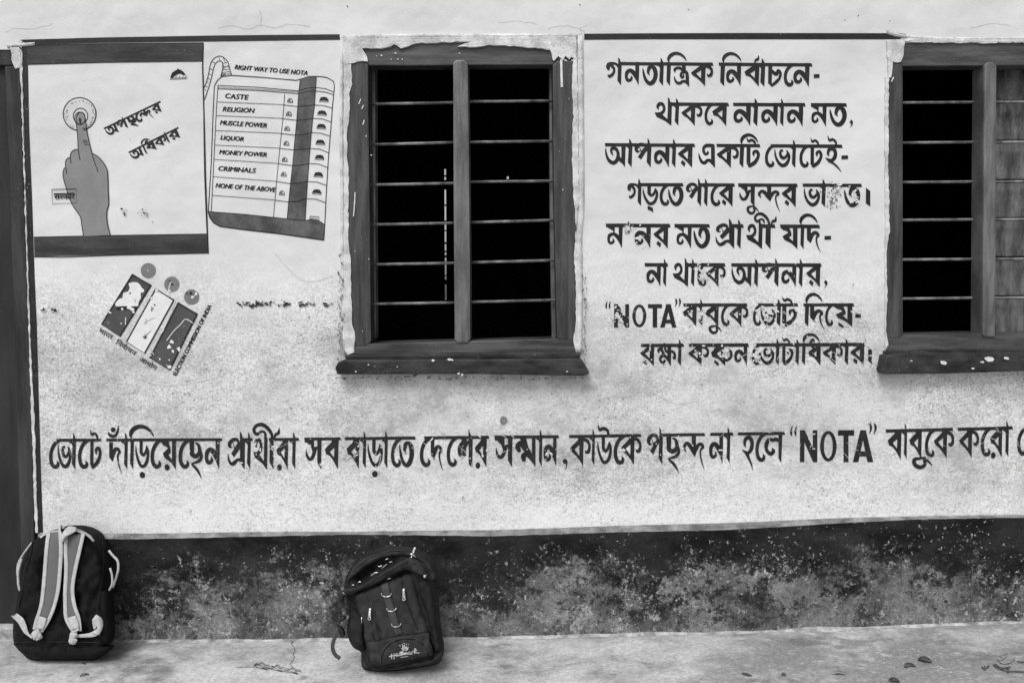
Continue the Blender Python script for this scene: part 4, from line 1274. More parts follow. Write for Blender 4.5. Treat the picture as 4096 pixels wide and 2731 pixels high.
# ------------------------------------------------------------- flaking and stains
def blob(fl, x, y, r, el=1.0, ang=None):
    a0 = rnd.uniform(0, 6.28) if ang is None else ang
    n = rnd.randint(6, 9)
    pts = []
    for i in range(n):
        a = 2 * math.pi * i / n
        q = r * rnd.uniform(.55, 1.25)
        u, v = q * math.cos(a) * el, q * math.sin(a)
        pts.append((x + u * math.cos(a0) - v * math.sin(a0), y + u * math.sin(a0) + v * math.cos(a0)))
    fl.poly(pts)
f = Flat(.0034)
for x, y, rx, ry, n in CHIPS:
    for _ in range(int(n * .42)):
        blob(f, x + rnd.uniform(-1, 1) * rx, y + rnd.uniform(-1, 1) * ry, rnd.choice((1.3, 1.7, 2, 2.6, 4)), rnd.uniform(1, 2.6))
for (x, y), r, n in ((C2(2060, 1225), 22, 14), (C2(1930, 1130), 12, 8), (C3(275, 190), 14, 10), (C3(190, 880), 26, 30), (C3(345, 270), 12, 12), (C3(845, 860), 20, 24), (C3(1385, 850), 26, 30),
                     (C3(1290, 1180), 22, 24), (C3(1045, 1175), 16, 14), (C3(850, 480), 24, 18), (C3(860, 560), 20, 24)):
    for _ in range(n):
        blob(f, rnd.gauss(x, r * .6), rnd.gauss(y, r * .6), rnd.uniform(1.5, 5.5), rnd.uniform(1, 2))
# white splashes and drips on the frames are their own coat below
f.build('flaked_paint', M['chip'], school, label='specks of bare wash where letters have flaked', kind='stuff')
f = Flat(.0054)
for a, b, w in (((268, 645), (250, 690), 4), ((292, 700), (276, 732), 4), ((298, 830), (286, 870), 4), ((314, 962), (316, 976), 4), ((218, 1460), (214, 1568), 4.2), ((352, 1130), (366, 1138), 3), ((440, 262), (456, 270), 4), ((560, 246), (580, 246), 4), ((530, 298), (536, 299), 4), ((585, 298), (596, 299), 4), ((625, 300), (634, 300), 4), ((405, 268), (408, 274), 3), ((1120, 246), (1136, 248), 3), ((2045, 308), (2060, 312), 5), ((2108, 310), (2128, 314), 5), ((2080, 640), (2083, 645), 3), ((2026, 1430), (2030, 1440), 4), ((1996, 1098), (1998, 1102), 3)):
    f.line(mp(c4, [a, b]), w)
f.poly(mp(c4, [(2004, 300), (2024, 300), (2026, 420), (2030, 540), (2010, 544), (2006, 420)]))
f.line(mp(c5, [(208, 0), (204, 80), (198, 140)]), 4)
for x, y in ((210, 432), (275, 1112), (330, 1395), (565, 1412), (330, 500)):
    f.disc(*c5(x, y), 2, 7)
f.line(mp(c6, [(102, 230), (94, 246)]), 5)
f.build('paint_splash', M['chip'], school, label='white splashes and drips on the window frame', kind='stuff')
f = Flat(.0012, -.0545)
for x, y, r in ((872, 1358, 5), (1010, 1352, 6), (1035, 1354, 4), (325, 1396, 3), (570, 1412, 2), (218, 1452, 3), (1090, 1468, 4), (1120, 1480, 5), (2010, 1452, 3)):
    blob(f, *c5(x, y), r, 1.3, 0)
for x, y, r in ((320, 1472, 18), (520, 1455, 20), (595, 1452, 13), (180, 1463, 6), (448, 1496, 8), (490, 1468, 8)):
    blob(f, *c6(x, y), r * .5, 2.0, 0)
f.build('sill_chips', M['chip'], school, label='pale chips on the black sills', kind='stuff')
f = Flat(.0032)          # dark smears left of the slogans, and the rubbed row of marks under the posters
for _ in range(150):
    x = rnd.uniform(950, 1340)
    if noise.noise(Vector((x * .02, 7, 0))) > -.15:
        blob(f, x, 1217 + rnd.gauss(0, 4.5), rnd.uniform(1.2, 4.2), rnd.uniform(1, 2.4), 0)
for _ in range(16):
    blob(f, rnd.choice((rnd.uniform(165, 180), rnd.uniform(205, 225))), 1240 + rnd.gauss(0, 4), rnd.uniform(1.2, 4), 1.6, 0)
for x, y, r, el in ((487, 835, 4, 1.4), (498, 858, 6, .6), (575, 852, 4, 1.5), (610, 888, 3, 1), (248, 1260, 3, 1), (832 / 1.0, 1000, 3, 1), (520, 558, 2, 1), (1660, 1500, 3, 5)):
    blob(f, x, y, r, el)
for x, y in ((800, 345), (1000, 560)):
    pass
for p in ([(48, 189), (58, 184), (72, 187), (84, 196)],):
    f.line(p, 5, 3)
f.build('old_paint_marks', M['ink2'], school, label='broken row of old black marks under the posters', kind='stuff')
f = Flat(.0012)          # grey ghost of the letter rubbed out of the fourth line, and other smudges
for x, y, r, n, m_ in ((*C2(1905, 1180), 22, 60, 0), (*C2(1890, 1260), 12, 26, 0), (*C3(262, 200), 13, 30, 0), (2015, 1678, 9, 12, 0), (*cP(955, 1215), 14, 16, 0), (*cP(835, 1215), 6, 8, 0), (*cL(820, 620), 9, 7, 0), (*cL(725, 985), 6, 6, 0)):
    for _ in range(n):
        blob(f, rnd.gauss(x, r * .8), rnd.gauss(y, r * .9), rnd.uniform(1, 3.6), rnd.uniform(1, 2))
f.poly([(2002, 1672), (2012, 1664), (2024, 1668), (2030, 1680), (2022, 1694), (2008, 1698), (2000, 1686)])
for _ in range(430):
    x, y = rnd.uniform(160, 4096), rnd.triangular(1100, 2060, 1450)
    if (1345 < x < 2365 and y < 1510) or (x > 3530 and y < 1510) or (400 < x < 840 and y < 1480):
        continue
    blob(f, x, y, rnd.uniform(.7, 2.3), rnd.uniform(1, 4))
for _ in range(60):          # chipped edge where the wash meets the window surround
    y = rnd.uniform(1000, 1440)
    blob(f, 1362 + rnd.gauss(0, 5), y, rnd.uniform(1.5, 5), rnd.uniform(1, 2.4), 1.4)
    blob(f, 2338 + rnd.gauss(0, 5), y, rnd.uniform(1.2, 4), rnd.uniform(1, 2.4), 1.4)
for _ in range(70):
    blob(f, rnd.uniform(1345, 2360), 1506 + abs(rnd.gauss(0, 6)), rnd.uniform(1.2, 4), rnd.uniform(1, 3), 0)
f.build('grey_smudges', M['grime'], school, label='grey smudges on the wash', kind='stuff')
f = Flat(.0014)          # hairline cracks in the upper plaster
for p in ([(870, 116), (930, 104), (990, 118), (1040, 104), (1100, 114), (1160, 98), (1240, 106)], [(1040, 100), (1046, 70), (1036, 40)], [(20, 130), (70, 112), (130, 118), (210, 96)], [(3880, 112), (3960, 96), (4040, 100)], [(2190, 118), (2240, 104), (2300, 112), (2340, 128)], [(1990, 92), (2080, 86), (2150, 98)], [(2330, 140), (2320, 112), (2350, 104)], [(1475, 1010), (1470, 1080), (1480, 1130)]):
    f.line([(x, y + rnd.uniform(-3, 3)) for x, y in catmull(p, 4)], .8)
for x, y, r in ((3434, 62, 4), (3380, 80, 3), (3560, 84, 2.4), (1390, 26, 4), (2320, 20, 3), (2755, 38, 3)):
    blob(f, x, y, r)
f.build('plaster_cracks', M['grime'], school, label='hairline cracks in the upper plaster', kind='stuff')
f = Flat(.0036)          # scratches
for x, y in ((2990, 2000), (1830, 1925), (3190, 1925), (760, 2040), (2140, 1480 + 0)):
    blob(f, x, y, 7, 1.4, 0)
for p in ([(1090, 1000), (1210, 1120), (1330, 1100)], [(330, 1490), (360, 1580)], [(1750, 1500), (1720, 1560)], [(480, 1480), (660, 1540), (900, 1500)], [(2600, 1560), (2700, 1610), (2790, 1600)], [(3290, 1460), (3420, 1500)], [(700, 1200), (650, 1330)], [(1205, 2180), (1165, 2260), (1120, 2290)]):
    f.line(p, 2.4, 4)
for _ in range(420):
    x, y = rnd.uniform(150, 4096), rnd.triangular(1180, 2060, 1600)
    if noise.noise(Vector((x * .003, y * .004, 2))) > .02 and not (1370 < x < 2330 and y < 1510) and not (x > 3540 and y < 1510):
        blob(f, x, y, rnd.uniform(1.0, 3.8), rnd.uniform(1, 3.5))
for _ in range(330):
    x, y = rnd.uniform(160, 4096), rnd.triangular(1150, 2000, 1500)
    if (1345 < x < 2365 and y < 1510) or (x > 3530 and y < 1510) or (400 < x < 840 and y < 1480):
        continue
    a, l = rnd.choice((rnd.gauss(1.57, .25), rnd.uniform(0, 3.14), rnd.gauss(.6, .3))), rnd.uniform(10, 60)
    q = [(x + math.cos(a) * l * t + rnd.uniform(-3, 3), y + math.sin(a) * l * t + rnd.uniform(-3, 3)) for t in (0, .35, .7, 1)]
    f.stroke([(u, v, w) for (u, v), w in zip(q, (.6, rnd.uniform(1, 2), rnd.uniform(.9, 1.9), .6))], 3)
f.build('wash_scratches', M['chip'], school, label='pale scratches and nicks in the wash', kind='stuff')
# ------------------------------------------------------------- left backpack
cA = crop(0, 2060, 1315 / 520)
def plane_at(px, py, tilt):
    foot = F(px, py)
    return lambda x, y: W(x, y, foot.y, tilt, foot.z)
pA = plane_at(*cA(620, 1466), .13)
bagA = empty('backpack', F(*cA(620, 1466)) + Vector((0, .06, 0)), label='black backpack showing grey shoulder straps with pale edging in front of the door frame', category='backpack')
bagA['group'] = 'school backpacks on the verandah floor'
outA = mp(cA, [(640, 132), (760, 136), (850, 165), (930, 215), (980, 290), (1010, 390), (1030, 490), (1045, 600), (1060, 740), (1075, 900), (1080, 1100), (1085, 1300), (1060, 1370), (990, 1435), (920, 1466), (620, 1468), (330, 1464), (250, 1420), (180, 1340), (140, 1290), (130, 1180), (140, 1040), (160, 940), (185, 800), (205, 660), (232, 470), (275, 360), (340, 260), (430, 195), (530, 148)])
A = Pillow(outA, pA, .045, .105, 42, .026, 13, 3, dents=[(*cA(980, 900), 60, -.012), (*cA(250, 700), 40, .008), (*cA(880, 600), 50, .01)], seed=1.0)
bodyA = A.build('bag_body', M['black_cloth'], bagA)
# deeper base panel and side pocket, each its own stuffed piece
baseA = Pillow(mp(cA, [(150, 1285), (400, 1282), (700, 1282), (960, 1288), (1120, 1310), (1158, 1320), (1090, 1385), (1000, 1440), (930, 1467), (620, 1469), (330, 1465), (240, 1412), (160, 1330)]), pA, .055, .02, 30, .006, 12, 2, seed=3.0)
baseA.build('bag_base', M['black_cloth'], bagA)
pocA = Pillow(mp(cA, [(1000, 760), (1050, 750), (1090, 780), (1110, 900), (1118, 1100), (1120, 1290), (1090, 1330), (1000, 1290), (960, 1230), (985, 1000), (990, 860)]), pA, .052, .03, 26, .012, 12, 3, seed=4.0)
pocA.build('side_pocket', M['black_cloth'], bagA)
def surfA(x, y, o=0):
    return A.surf(x, y, o)
def smooth_surf(P_, pad=26):
    """cloth lying over a body ignores the body's own small folds near its rim"""
    o, rad = P_.o, P_.rad
    def s(x, y, off=0.0):
        p = P_.plane(x, y)
        d = (p - EYE).normalized()
        t = 1.0 if inside((x, y), o) else 0.0
        t *= min(dist_poly((x, y), o) / rad, 1)
        h = P_.front * math.sqrt(max(0, 1 - (1 - t) ** 2)) + off + .004 * (1 if t else 0)
        return p - d * (h / abs(d.y))
    return s
sA = smooth_surf(A)
def strap(edge_l, edge_r, name='shoulder_strap', tw=15.5):
    L, Rr = mp(cA, edge_l), mp(cA, edge_r)
    o = obj(name, ribbon(L, Rr, sA, .014, 4), M['pad'], bagA, smooth=True)
    for side in (L, Rr):
        sgn = 1 if side is L else -1
        inn = []
        for i, p in enumerate(side):
            q = (Rr if side is L else L)[i]
            l = math.hypot(q[0] - p[0], q[1] - p[1])
            inn.append((p[0] + (q[0] - p[0]) / l * tw, p[1] + (q[1] - p[1]) / l * tw))
        a, b = (side, inn) if side is L else (inn, side)
        obj('strap_trim', ribbon(a, b, lambda x, y, f=0: sA(x, y, f + .0125), .0045, 4), M['trim'], o, smooth=True)
    return o
strap([(470, 175), (450, 350), (435, 550), (418, 750), (395, 920), (350, 1060), (328, 1150)], [(628, 165), (636, 350), (626, 550), (608, 740), (572, 900), (515, 1050), (430, 1190)])
strap([(648, 200), (644, 350), (650, 550), (640, 750), (640, 900), (652, 1050), (715, 1170)], [(862, 185), (825, 350), (780, 550), (752, 740), (770, 900), (815, 1040), (828, 1170)])
# grab handle: folded pale loop at the top
obj('grab_handle', ribbon(mp(cA, [(588, 100), (592, 180), (612, 240), (630, 262)]), mp(cA, [(622, 95), (615, 150), (640, 210), (648, 262)]), lambda x, y, f=0: sA(x, y, f + .022), .009), M['trim'], bagA, smooth=True)
obj('grab_handle', ribbon(mp(cA, [(770, 120), (700, 110), (650, 150), (618, 220), (630, 262)]), mp(cA, [(772, 160), (720, 190), (675, 215), (645, 250), (648, 264)]), lambda x, y, f=0: sA(x, y, f + .026), .013), M['trim'], bagA, smooth=True)
obj('grab_handle', ribbon(mp(cA, [(610, 95), (625, 92), (660, 92)]), mp(cA, [(615, 130), (640, 135), (665, 118)]), lambda x, y, f=0: sA(x, y, f + .012), .012), M['trim'], bagA, smooth=True)
def pipe(pts, w, name='piping', off=.003, mat='trim', P_=None, cc=None, par=None, th=.004):
    L, Rr = offset_line(catmull([tuple(map(float, p)) for p in pts], 4), w)
    cc = cc or cA
    f2 = (cc(1, 0)[0] - cc(0, 0)[0])
    return obj(name, ribbon(mp(cc, L), mp(cc, Rr), lambda x, y, f=0: (P_ or sA)(x, y, f + off), th, 1), M[mat], par or bagA, smooth=True)
pipe([(405, 225), (450, 192), (520, 170), (590, 158)], 20)
pipe([(665, 140), (740, 148), (840, 178), (900, 210), (950, 262)], 24)
pipe([(405, 215), (480, 168), (580, 138), (660, 130), (760, 135), (850, 165), (930, 215)], 5, off=.0)
# thin cord loops at the sides
def wp(c, pts, plane, off=0.0):
    return [plane(*c(*p)) - Vector((0, off, 0)) for p in pts]
obj('side_cord', tube(wp(cA, [(305, 285), (220, 400), (165, 500), (160, 600), (180, 690), (215, 745)], pA, -.01), .0034), M['trim'], bagA, smooth=True)
obj('side_cord', tube(wp(cA, [(235, 430), (205, 560), (205, 680), (222, 750)], pA, .01), .0042), M['trim'], bagA, smooth=True)
obj('side_cord', tube(wp(cA, [(225, 440), (180, 530), (172, 600)], pA, 0), .0028), M['trim'], bagA, smooth=True)
obj('side_cord', tube(wp(cA, [(1085, 365), (1130, 420), (1175, 470), (1182, 550), (1160, 640), (1125, 740)], pA, -.01), .0042), M['trim'], bagA, smooth=True)
obj('side_cord', tube(wp(cA, [(1130, 520), (1150, 590), (1152, 680), (1120, 745)], pA, .012), .0036), M['trim'], bagA, smooth=True)
# webbing: buckle tabs, tails and knots
def tab(l, r, off=.018, th=.004, name='strap_webbing', mat='trim'):
    return obj(name, ribbon(mp(cA, l), mp(cA, r), lambda x, y, f=0: sA(x, y, f + off), th, 3), M[mat], bagA, smooth=True)
tab([(398, 1018), (380, 1080), (362, 1150)], [(472, 1040), (460, 1090), (435, 1150)])
tab([(688, 1036), (705, 1090), (735, 1160)], [(760, 1012), (790, 1070), (800, 1140)])
tab([(105, 1015), (180, 1085), (235, 1180), (290, 1225), (325, 1250)], [(170, 990), (235, 1040), (268, 1110), (292, 1190), (330, 1225)], .004, .005)
tab([(970, 1005), (1020, 1050), (1015, 1120), (975, 1150), (900, 1190), (770, 1205)], [(930, 1055), (960, 1100), (990, 1150), (1000, 1200), (930, 1232), (775, 1235)], .012, .006)
tab([(975, 1003), (1030, 1040), (1045, 1100), (1030, 1160), (1000, 1210)], [(970, 1035), (985, 1080), (985, 1120), (970, 1165), (930, 1190)], .018, .005)
tab([(932, 1052), (938, 1110), (948, 1155)], [(945, 1050), (968, 1110), (975, 1140)], .006, .003)
tab([(720, 1180), (705, 1230), (695, 1262), (705, 1296)], [(795, 1140), (775, 1200), (770, 1260), (778, 1288)], .012, .012)
def knot(x, y, r, seed):
    bm = bmesh.new()
    bmesh.ops.create_icosphere(bm, subdivisions=3, radius=1)
    c = sA(*cA(x, y), .022)
    for v in bm.verts:
        k = 1 + .35 * noise.noise(v.co * 2.2 + Vector((seed, 0, 0)))
        v.co = Vector((v.co.x * r * 1.0 * k, v.co.y * r * .8 * k, v.co.z * r * 1.15 * k)) + c
    obj('strap_knot', bm, M['trim'], bagA, smooth=True)
knot(372, 1205, .015, 1)
knot(395, 1222, .010, 5)
knot(745, 1215, .013, 9)
knot(738, 1262, .013, 13)
tab([(340, 1190), (365, 1230), (362, 1268)], [(400, 1170), (420, 1215), (385, 1262)], .02, .008)
pipe([(720, 1180), (770, 1165), (797, 1150)], 20, 'strap_webbing', .024)
pipe([(705, 1235), (750, 1215), (780, 1200)], 18, 'strap_webbing', .026)
pipe([(697, 1268), (740, 1255), (778, 1268)], 20, 'strap_webbing', .026)
pipe([(155, 1284), (400, 1280), (700, 1280), (960, 1286), (1100, 1306)], 6, 'base_seam', .006, 'zip', None, cA, None, .002)
pipe([(1035, 260), (1050, 450), (1035, 620), (1010, 760), (985, 920), (970, 1050), (930, 1200)], 6, 'side_seam', .004, 'zip', None, cA, None, .003)
pipe([(325, 250), (300, 420), (255, 560), (225, 740), (180, 930)], 6, 'side_seam', .003, 'zip', None, cA, None, .003)

# ------------------------------------------------------------- middle backpack with open flap
cB = crop(1300, 2140, 1406 / 520)
pB = plane_at(*cB(800, 1462), .16)
bagB = empty('backpack', F(*cB(800, 1462)) + Vector((0, .06, 0)), label='charcoal backpack with open zip and white crown print leaning below the first window', category='backpack')
bagB['group'] = 'school backpacks on the verandah floor'
outB = mp(cB, [(780, 158), (900, 168), (1005, 200), (1095, 245), (1165, 310), (1205, 390), (1215, 470), (1205, 560), (1225, 680), (1240, 840), (1255, 1000), (1270, 1140), (1288, 1230), (1262, 1340), (1200, 1395), (1000, 1430), (820, 1460), (640, 1476), (480, 1462), (405, 1430), (390, 1350), (388, 1262), (300, 1205), (250, 1100), (235, 1000), (260, 880), (262, 800), (225, 700), (205, 560), (230, 450), (310, 325), (430, 220), (560, 172), (660, 158)])
B = Pillow(outB, pB, .055, .10, 40, .022, 12, 3, dents=[(*cB(520, 330), 55, -.03), (*cB(700, 290), 55, -.03), (*cB(400, 440), 45, -.03), (*cB(1120, 760), 30, -.012), (*cB(330, 1000), 30, -.015)], seed=11.0)
B.build('bag_body', M['dark_cloth2'], bagB)
class Stack:
    """surface of one pillow resting on another"""
    def __init__(self, base, top):
        self.b, self.t = base, top
    def __call__(self, x, y, off=0.0):
        return self.b.surf(x, y, off + self.t.h(x, y))
class OnTop(Pillow):
    def __init__(self, base, outline, front, back, rad, **k):
        super().__init__(outline, lambda x, y: base(x, y, .001), front, back, rad, **k)
bs = smooth_surf(B)
front = OnTop(lambda x, y, o=0: bs(x, y, o - .012), mp(cB, [(318, 640), (430, 590), (600, 520), (740, 465), (830, 425), (935, 405), (985, 560), (1040, 760), (1100, 930), (1135, 1010), (1165, 1150), (1185, 1275), (1150, 1312), (1000, 1350), (820, 1385), (600, 1415), (500, 1405), (470, 1385), (440, 1230), (410, 1080), (400, 960), (350, 830), (330, 740)]), .036, .02, 24, fold=.012, step=11, smooth=2, seed=21.0)
front.build('front_pocket', M['dark_cloth'], bagB)
low = OnTop(lambda x, y, o=0: front.surf(x, y, o - .004), mp(cB, [(435, 1150), (560, 1135), (760, 1085), (1000, 1055), (1130, 1040), (1160, 1150), (1180, 1270), (1140, 1305), (1000, 1342), (820, 1378), (620, 1408), (510, 1398), (475, 1375), (455, 1260)]), .014, .01, 14, fold=.003, step=11, smooth=2, seed=23.0)
low.build('lower_pocket', M['dark_cloth'], bagB)
basB = OnTop(lambda x, y, o=0: bs(x, y, o - .01), mp(cB, [(392, 1270), (430, 1370), (500, 1420), (640, 1432), (820, 1400), (1000, 1362), (1150, 1325), (1200, 1290), (1250, 1240), (1285, 1250), (1262, 1340), (1200, 1393), (1000, 1430), (820, 1460), (640, 1474), (480, 1460), (405, 1430)]), .022, .02, 14, fold=.004, step=11, smooth=2, seed=25.0)
basB.build('bag_base', M['dark_cloth'], bagB)
sideL = OnTop(lambda x, y, o=0: bs(x, y, o - .01), mp(cB, [(262, 800), (330, 790), (395, 880), (430, 960), (420, 1100), (440, 1240), (385, 1250), (300, 1205), (250, 1100), (238, 1000), (258, 900)]), .028, .02, 22, fold=.010, step=11, smooth=3, seed=27.0)
sideL.build('side_pocket', M['dark_cloth2'], bagB)
def flatB(x, y, o=0.0):
    p = pB(x, y)
    d = (p - EYE).normalized()
    return p - d * ((.058 + o) / abs(d.y))
# rolled top and gaping lip of the open compartment
top1 = OnTop(lambda x, y, o=0: bs(x, y, o - .012), mp(cB, [(215, 520), (235, 430), (305, 320), (430, 225), (580, 175), (780, 160), (960, 190), (1090, 255), (1160, 340), (1200, 460), (1180, 560), (1140, 470), (1080, 330), (960, 250), (900, 230), (780, 225), (640, 250), (500, 320), (380, 400), (290, 480), (235, 560)]), .036, .02, 30, fold=.012, step=11, smooth=3, seed=29.0, fold_sc=(9, 22))
top1.build('top_panel', M['dark_cloth'], bagB)
lip = OnTop(lambda x, y, o=0: flatB(x, y, o), mp(cB, [(145, 640), (180, 595), (250, 575), (400, 540), (500, 470), (640, 380), (780, 300), (900, 240), (960, 240), (1030, 290), (1085, 370), (1100, 440), (1085, 480), (1040, 450), (940, 400), (870, 378), (760, 430), (620, 500), (520, 550), (400, 595), (280, 640), (215, 668), (190, 740), (150, 700)]), .034, .03, 15, fold=.012, step=9, smooth=3, seed=31.0, fold_sc=(10, 26))
lip.build('flap', M['dark_cloth'], bagB, label='zipped flap folded down from the gaping opening')
flare = OnTop(lambda x, y, o=0: bs(x, y, o - .01), mp(cB, [(1090, 470), (1150, 560), (1180, 700), (1200, 900), (1235, 1100), (1250, 1230), (1190, 1270), (1160, 1120), (1120, 960), (1060, 760), (1010, 600), (1000, 500)]), .030, .02, 18, fold=.009, step=11, smooth=3, seed=33.0)
flare.build('side_panel', M['dark_cloth2'], bagB)
Ls = lambda x, y, o=0.0: front.surf(x, y, o)
def pb(pts, w, name, off, mat, s=None, th=.003):
    return pipe(pts, w, name, off, mat, s or Ls, cB, bagB, th)
web = pb([(640, 505, 1), (660, 620), (700, 770), (745, 930), (800, 1075)] and [(642, 508), (662, 620), (702, 770), (748, 930), (802, 1075)], 78, 'webbing_strip', .002, 'web', None, .003)
def ring3(x, y, r, sdef, ang=12, dim=False):
    pts = []
    for i in range(15):
        a = math.pi * (i / 14) * 1.12 - .15
        px, py = x + r * math.cos(a), y + r * .62 * math.sin(a)
        pts.append(sdef(*cB(px, py - (px - x) * math.tan(R(ang))), .008))
    obj('metal_ring', tube(pts, .0017 if not dim else .0014, 6, 1), M['metal'], bagB, smooth=True)
ring3(664, 632, 52, Ls, 2)
ring3(718, 790, 50, Ls, 4, True)
ring3(770, 958, 50, Ls, 4)
pb([(440, 600), (470, 720), (520, 880), (570, 1020), (598, 1120)], 12, 'zip', .001, 'zip')
pb([(818, 440), (850, 600), (900, 760), (950, 900), (1005, 1015)], 14, 'zip', .001, 'zip')
pb([(480, 600), (510, 720), (550, 880), (610, 1060)], 5, 'pocket_seam', .001, 'zip', None, .002)
pb([(505, 1060), (530, 1115), (560, 1135)], 10, 'zip', .001, 'zip', None, .002)
pb([(440, 1150), (600, 1125), (780, 1080), (1000, 1052), (1130, 1035)], 7, 'pocket_seam', .002, 'zip', None, .002)
def puller(x, y, ang=4):
    q = lambda u, v: cB(x + u + v * math.tan(R(ang)) * -1, y + v)
    o = obj('zip_puller', tube([Ls(*q(0, -40), .010), Ls(*q(0, 10), .012), Ls(*q(0, 28), .012)], lambda t: .0042 + .0016 * t, 8, 2, .45), M['metal'], bagB, smooth=True)
    obj('zip_slider', tube([Ls(*q(0, -62), .006), Ls(*q(0, -48), .010), Ls(*q(0, -34), .008)], .0052, 8, 2, .6), M['metal'], bagB, smooth=True)
    pts = [Ls(*q(14 * math.cos(a * math.pi / 6), 48 + 17 * math.sin(a * math.pi / 6)), .012) for a in range(13)]
    obj('puller_ring', tube(pts, .0018, 6, 1), M['metal'], bagB, smooth=True)
puller(483, 850)
puller(852, 638, -2)
# half-round name patch with piping, crown and script
LS2 = lambda x, y, o=0.0: low.surf(x, y, o)
arcp = [(598, 1395), (600, 1330), (625, 1250), (680, 1180), (760, 1130), (860, 1108), (960, 1112), (1040, 1150), (1095, 1200), (1130, 1260), (1148, 1300)]
patch = OnTop(lambda x, y, o=0: LS2(x, y, o - .002), mp(cB, arcp[1:] + [(1000, 1338), (820, 1372), (615, 1400)]), .005, .003, 8, fold=.001, step=10, smooth=2, seed=41.0)
pt = patch.build('name_patch', M['dark_cloth'], bagB)
pipe(arcp, 8, 'patch_piping', .002, 'web', lambda x, y, o=0.0: patch.surf(x, y, o) if inside((x, y), patch.o) else LS2(x, y, o), cB, bagB, .004)
fl = Flat(.0)
def psurf(x, y, o):
    return patch.surf(x, y, .0022 + o)
fl.surf = psurf
k = 1 / 2.704
fl.poly(mp(cB, [(818, 1210), (838, 1222), (836, 1186), (848, 1190), (856, 1218), (857, 1176), (866, 1190), (872, 1216), (886, 1188), (886, 1218), (904, 1196), (897, 1236), (838, 1240)]))
fl.line(mp(cB, [(842, 1246), (892, 1243)]), 2.0)
for x, y in ((810, 1192), (836, 1180), (855, 1167), (880, 1176), (904, 1178)):
    fl.disc(*cB(x, y), 2.2, 8)
def scr(pts, w=9):
    fl.stroke([(*cB(x, y), w * k) for x, y in pts], 4)
scr([(722, 1280), (718, 1305), (722, 1335)]); scr([(748, 1275), (746, 1305), (748, 1338)]); scr([(698, 1308), (722, 1302), (750, 1298), (765, 1296)], 11)
scr([(790, 1275), (772, 1280), (765, 1296), (775, 1303), (792, 1288), (793, 1302), (803, 1298)], 10)
scr([(803, 1298), (818, 1270), (818, 1258), (808, 1268), (810, 1298), (822, 1294)], 9)
scr([(822, 1294), (840, 1262), (838, 1252), (828, 1264), (832, 1292), (845, 1285)], 9)
scr([(845, 1290), (850, 1268), (856, 1290), (864, 1266), (870, 1288), (880, 1264), (888, 1282), (896, 1278)], 10)
scr([(920, 1258), (902, 1264), (898, 1280), (908, 1284), (922, 1268), (925, 1284), (935, 1278)], 10)
scr([(938, 1284), (942, 1256), (950, 1250), (960, 1254), (958, 1264)], 10)
scr([(975, 1218), (968, 1250), (972, 1280)], 10); scr([(990, 1236), (972, 1258), (990, 1264), (1005, 1274), (1022, 1262)], 10); scr([(975, 1222), (990, 1240), (996, 1240)], 7)
fl.line(mp(cB, [(818, 1318), (900, 1306)]), 1.6)
fl.build('printed_name', M['print'], pt, label='white crown above a script name')
# glints of zip teeth along the open mouth, puller on the lip, clip at the side
ls3 = lambda x, y, o=0.0: lip.surf(x, y, o)
for p in ([(492, 440), (520, 418), (545, 402), (580, 402)], [(570, 330), (600, 338), (615, 322)], [(650, 262), (688, 250)], [(610, 360), (660, 318), (668, 310)], [(290, 548), (296, 535), (318, 540)], [(355, 515), (372, 500), (392, 506)], [(690, 290), (730, 286)]):
    obj('zip_teeth', tube([bs(*cB(*q), .016) for q in p], .0016, 6, 2), M['metal'], bagB, smooth=True)
obj('zip_puller', tube([ls3(*cB(930, 243), .008), ls3(*cB(955, 190), .012), ls3(*cB(974, 140), .010), ls3(*cB(966, 138), .010), ls3(*cB(940, 200), .012)], .0019, 6, 2), M['metal'], bagB, smooth=True)
obj('zip_slider', tube([ls3(*cB(922, 200), .008), ls3(*cB(940, 205), .01), ls3(*cB(975, 236), .008)], .003, 6, 2), M['metal'], bagB, smooth=True)
obj('zip_slider', tube([ls3(*cB(1068, 448), .008), ls3(*cB(1096, 436), .010)], .0052, 8, 1, .6), M['metal'], bagB, smooth=True)
obj('zip_slider', tube([ls3(*cB(672, 478), .004), ls3(*cB(695, 465), .012), ls3(*cB(716, 462), .006)], .0034, 6, 2), M['metal'], bagB, smooth=True)
obj('zip_puller', tube([ls3(*cB(192, 618), .006), ls3(*cB(232, 652), .010)], .0014, 6, 1), M['metal'], bagB, smooth=True)
obj('metal_clip', tube([bs(*cB(395, 880), .02), bs(*cB(397, 950), .02)], .0016, 6, 1), M['metal'], bagB, smooth=True)
pb([(560, 560), (620, 480), (720, 420), (850, 350), (980, 300)], 6, 'flap_seam', .002, 'zip', ls3, .002)
pb([(205, 600), (330, 590), (470, 520), (620, 430), (760, 345), (900, 272)], 7, 'flap_seam', .002, 'zip', ls3, .002)
pb([(300, 390), (420, 280), (560, 205), (720, 165), (880, 170)], 5, 'panel_seam', .002, 'zip', lambda x, y, o=0.0: top1.surf(x, y, o), .002)
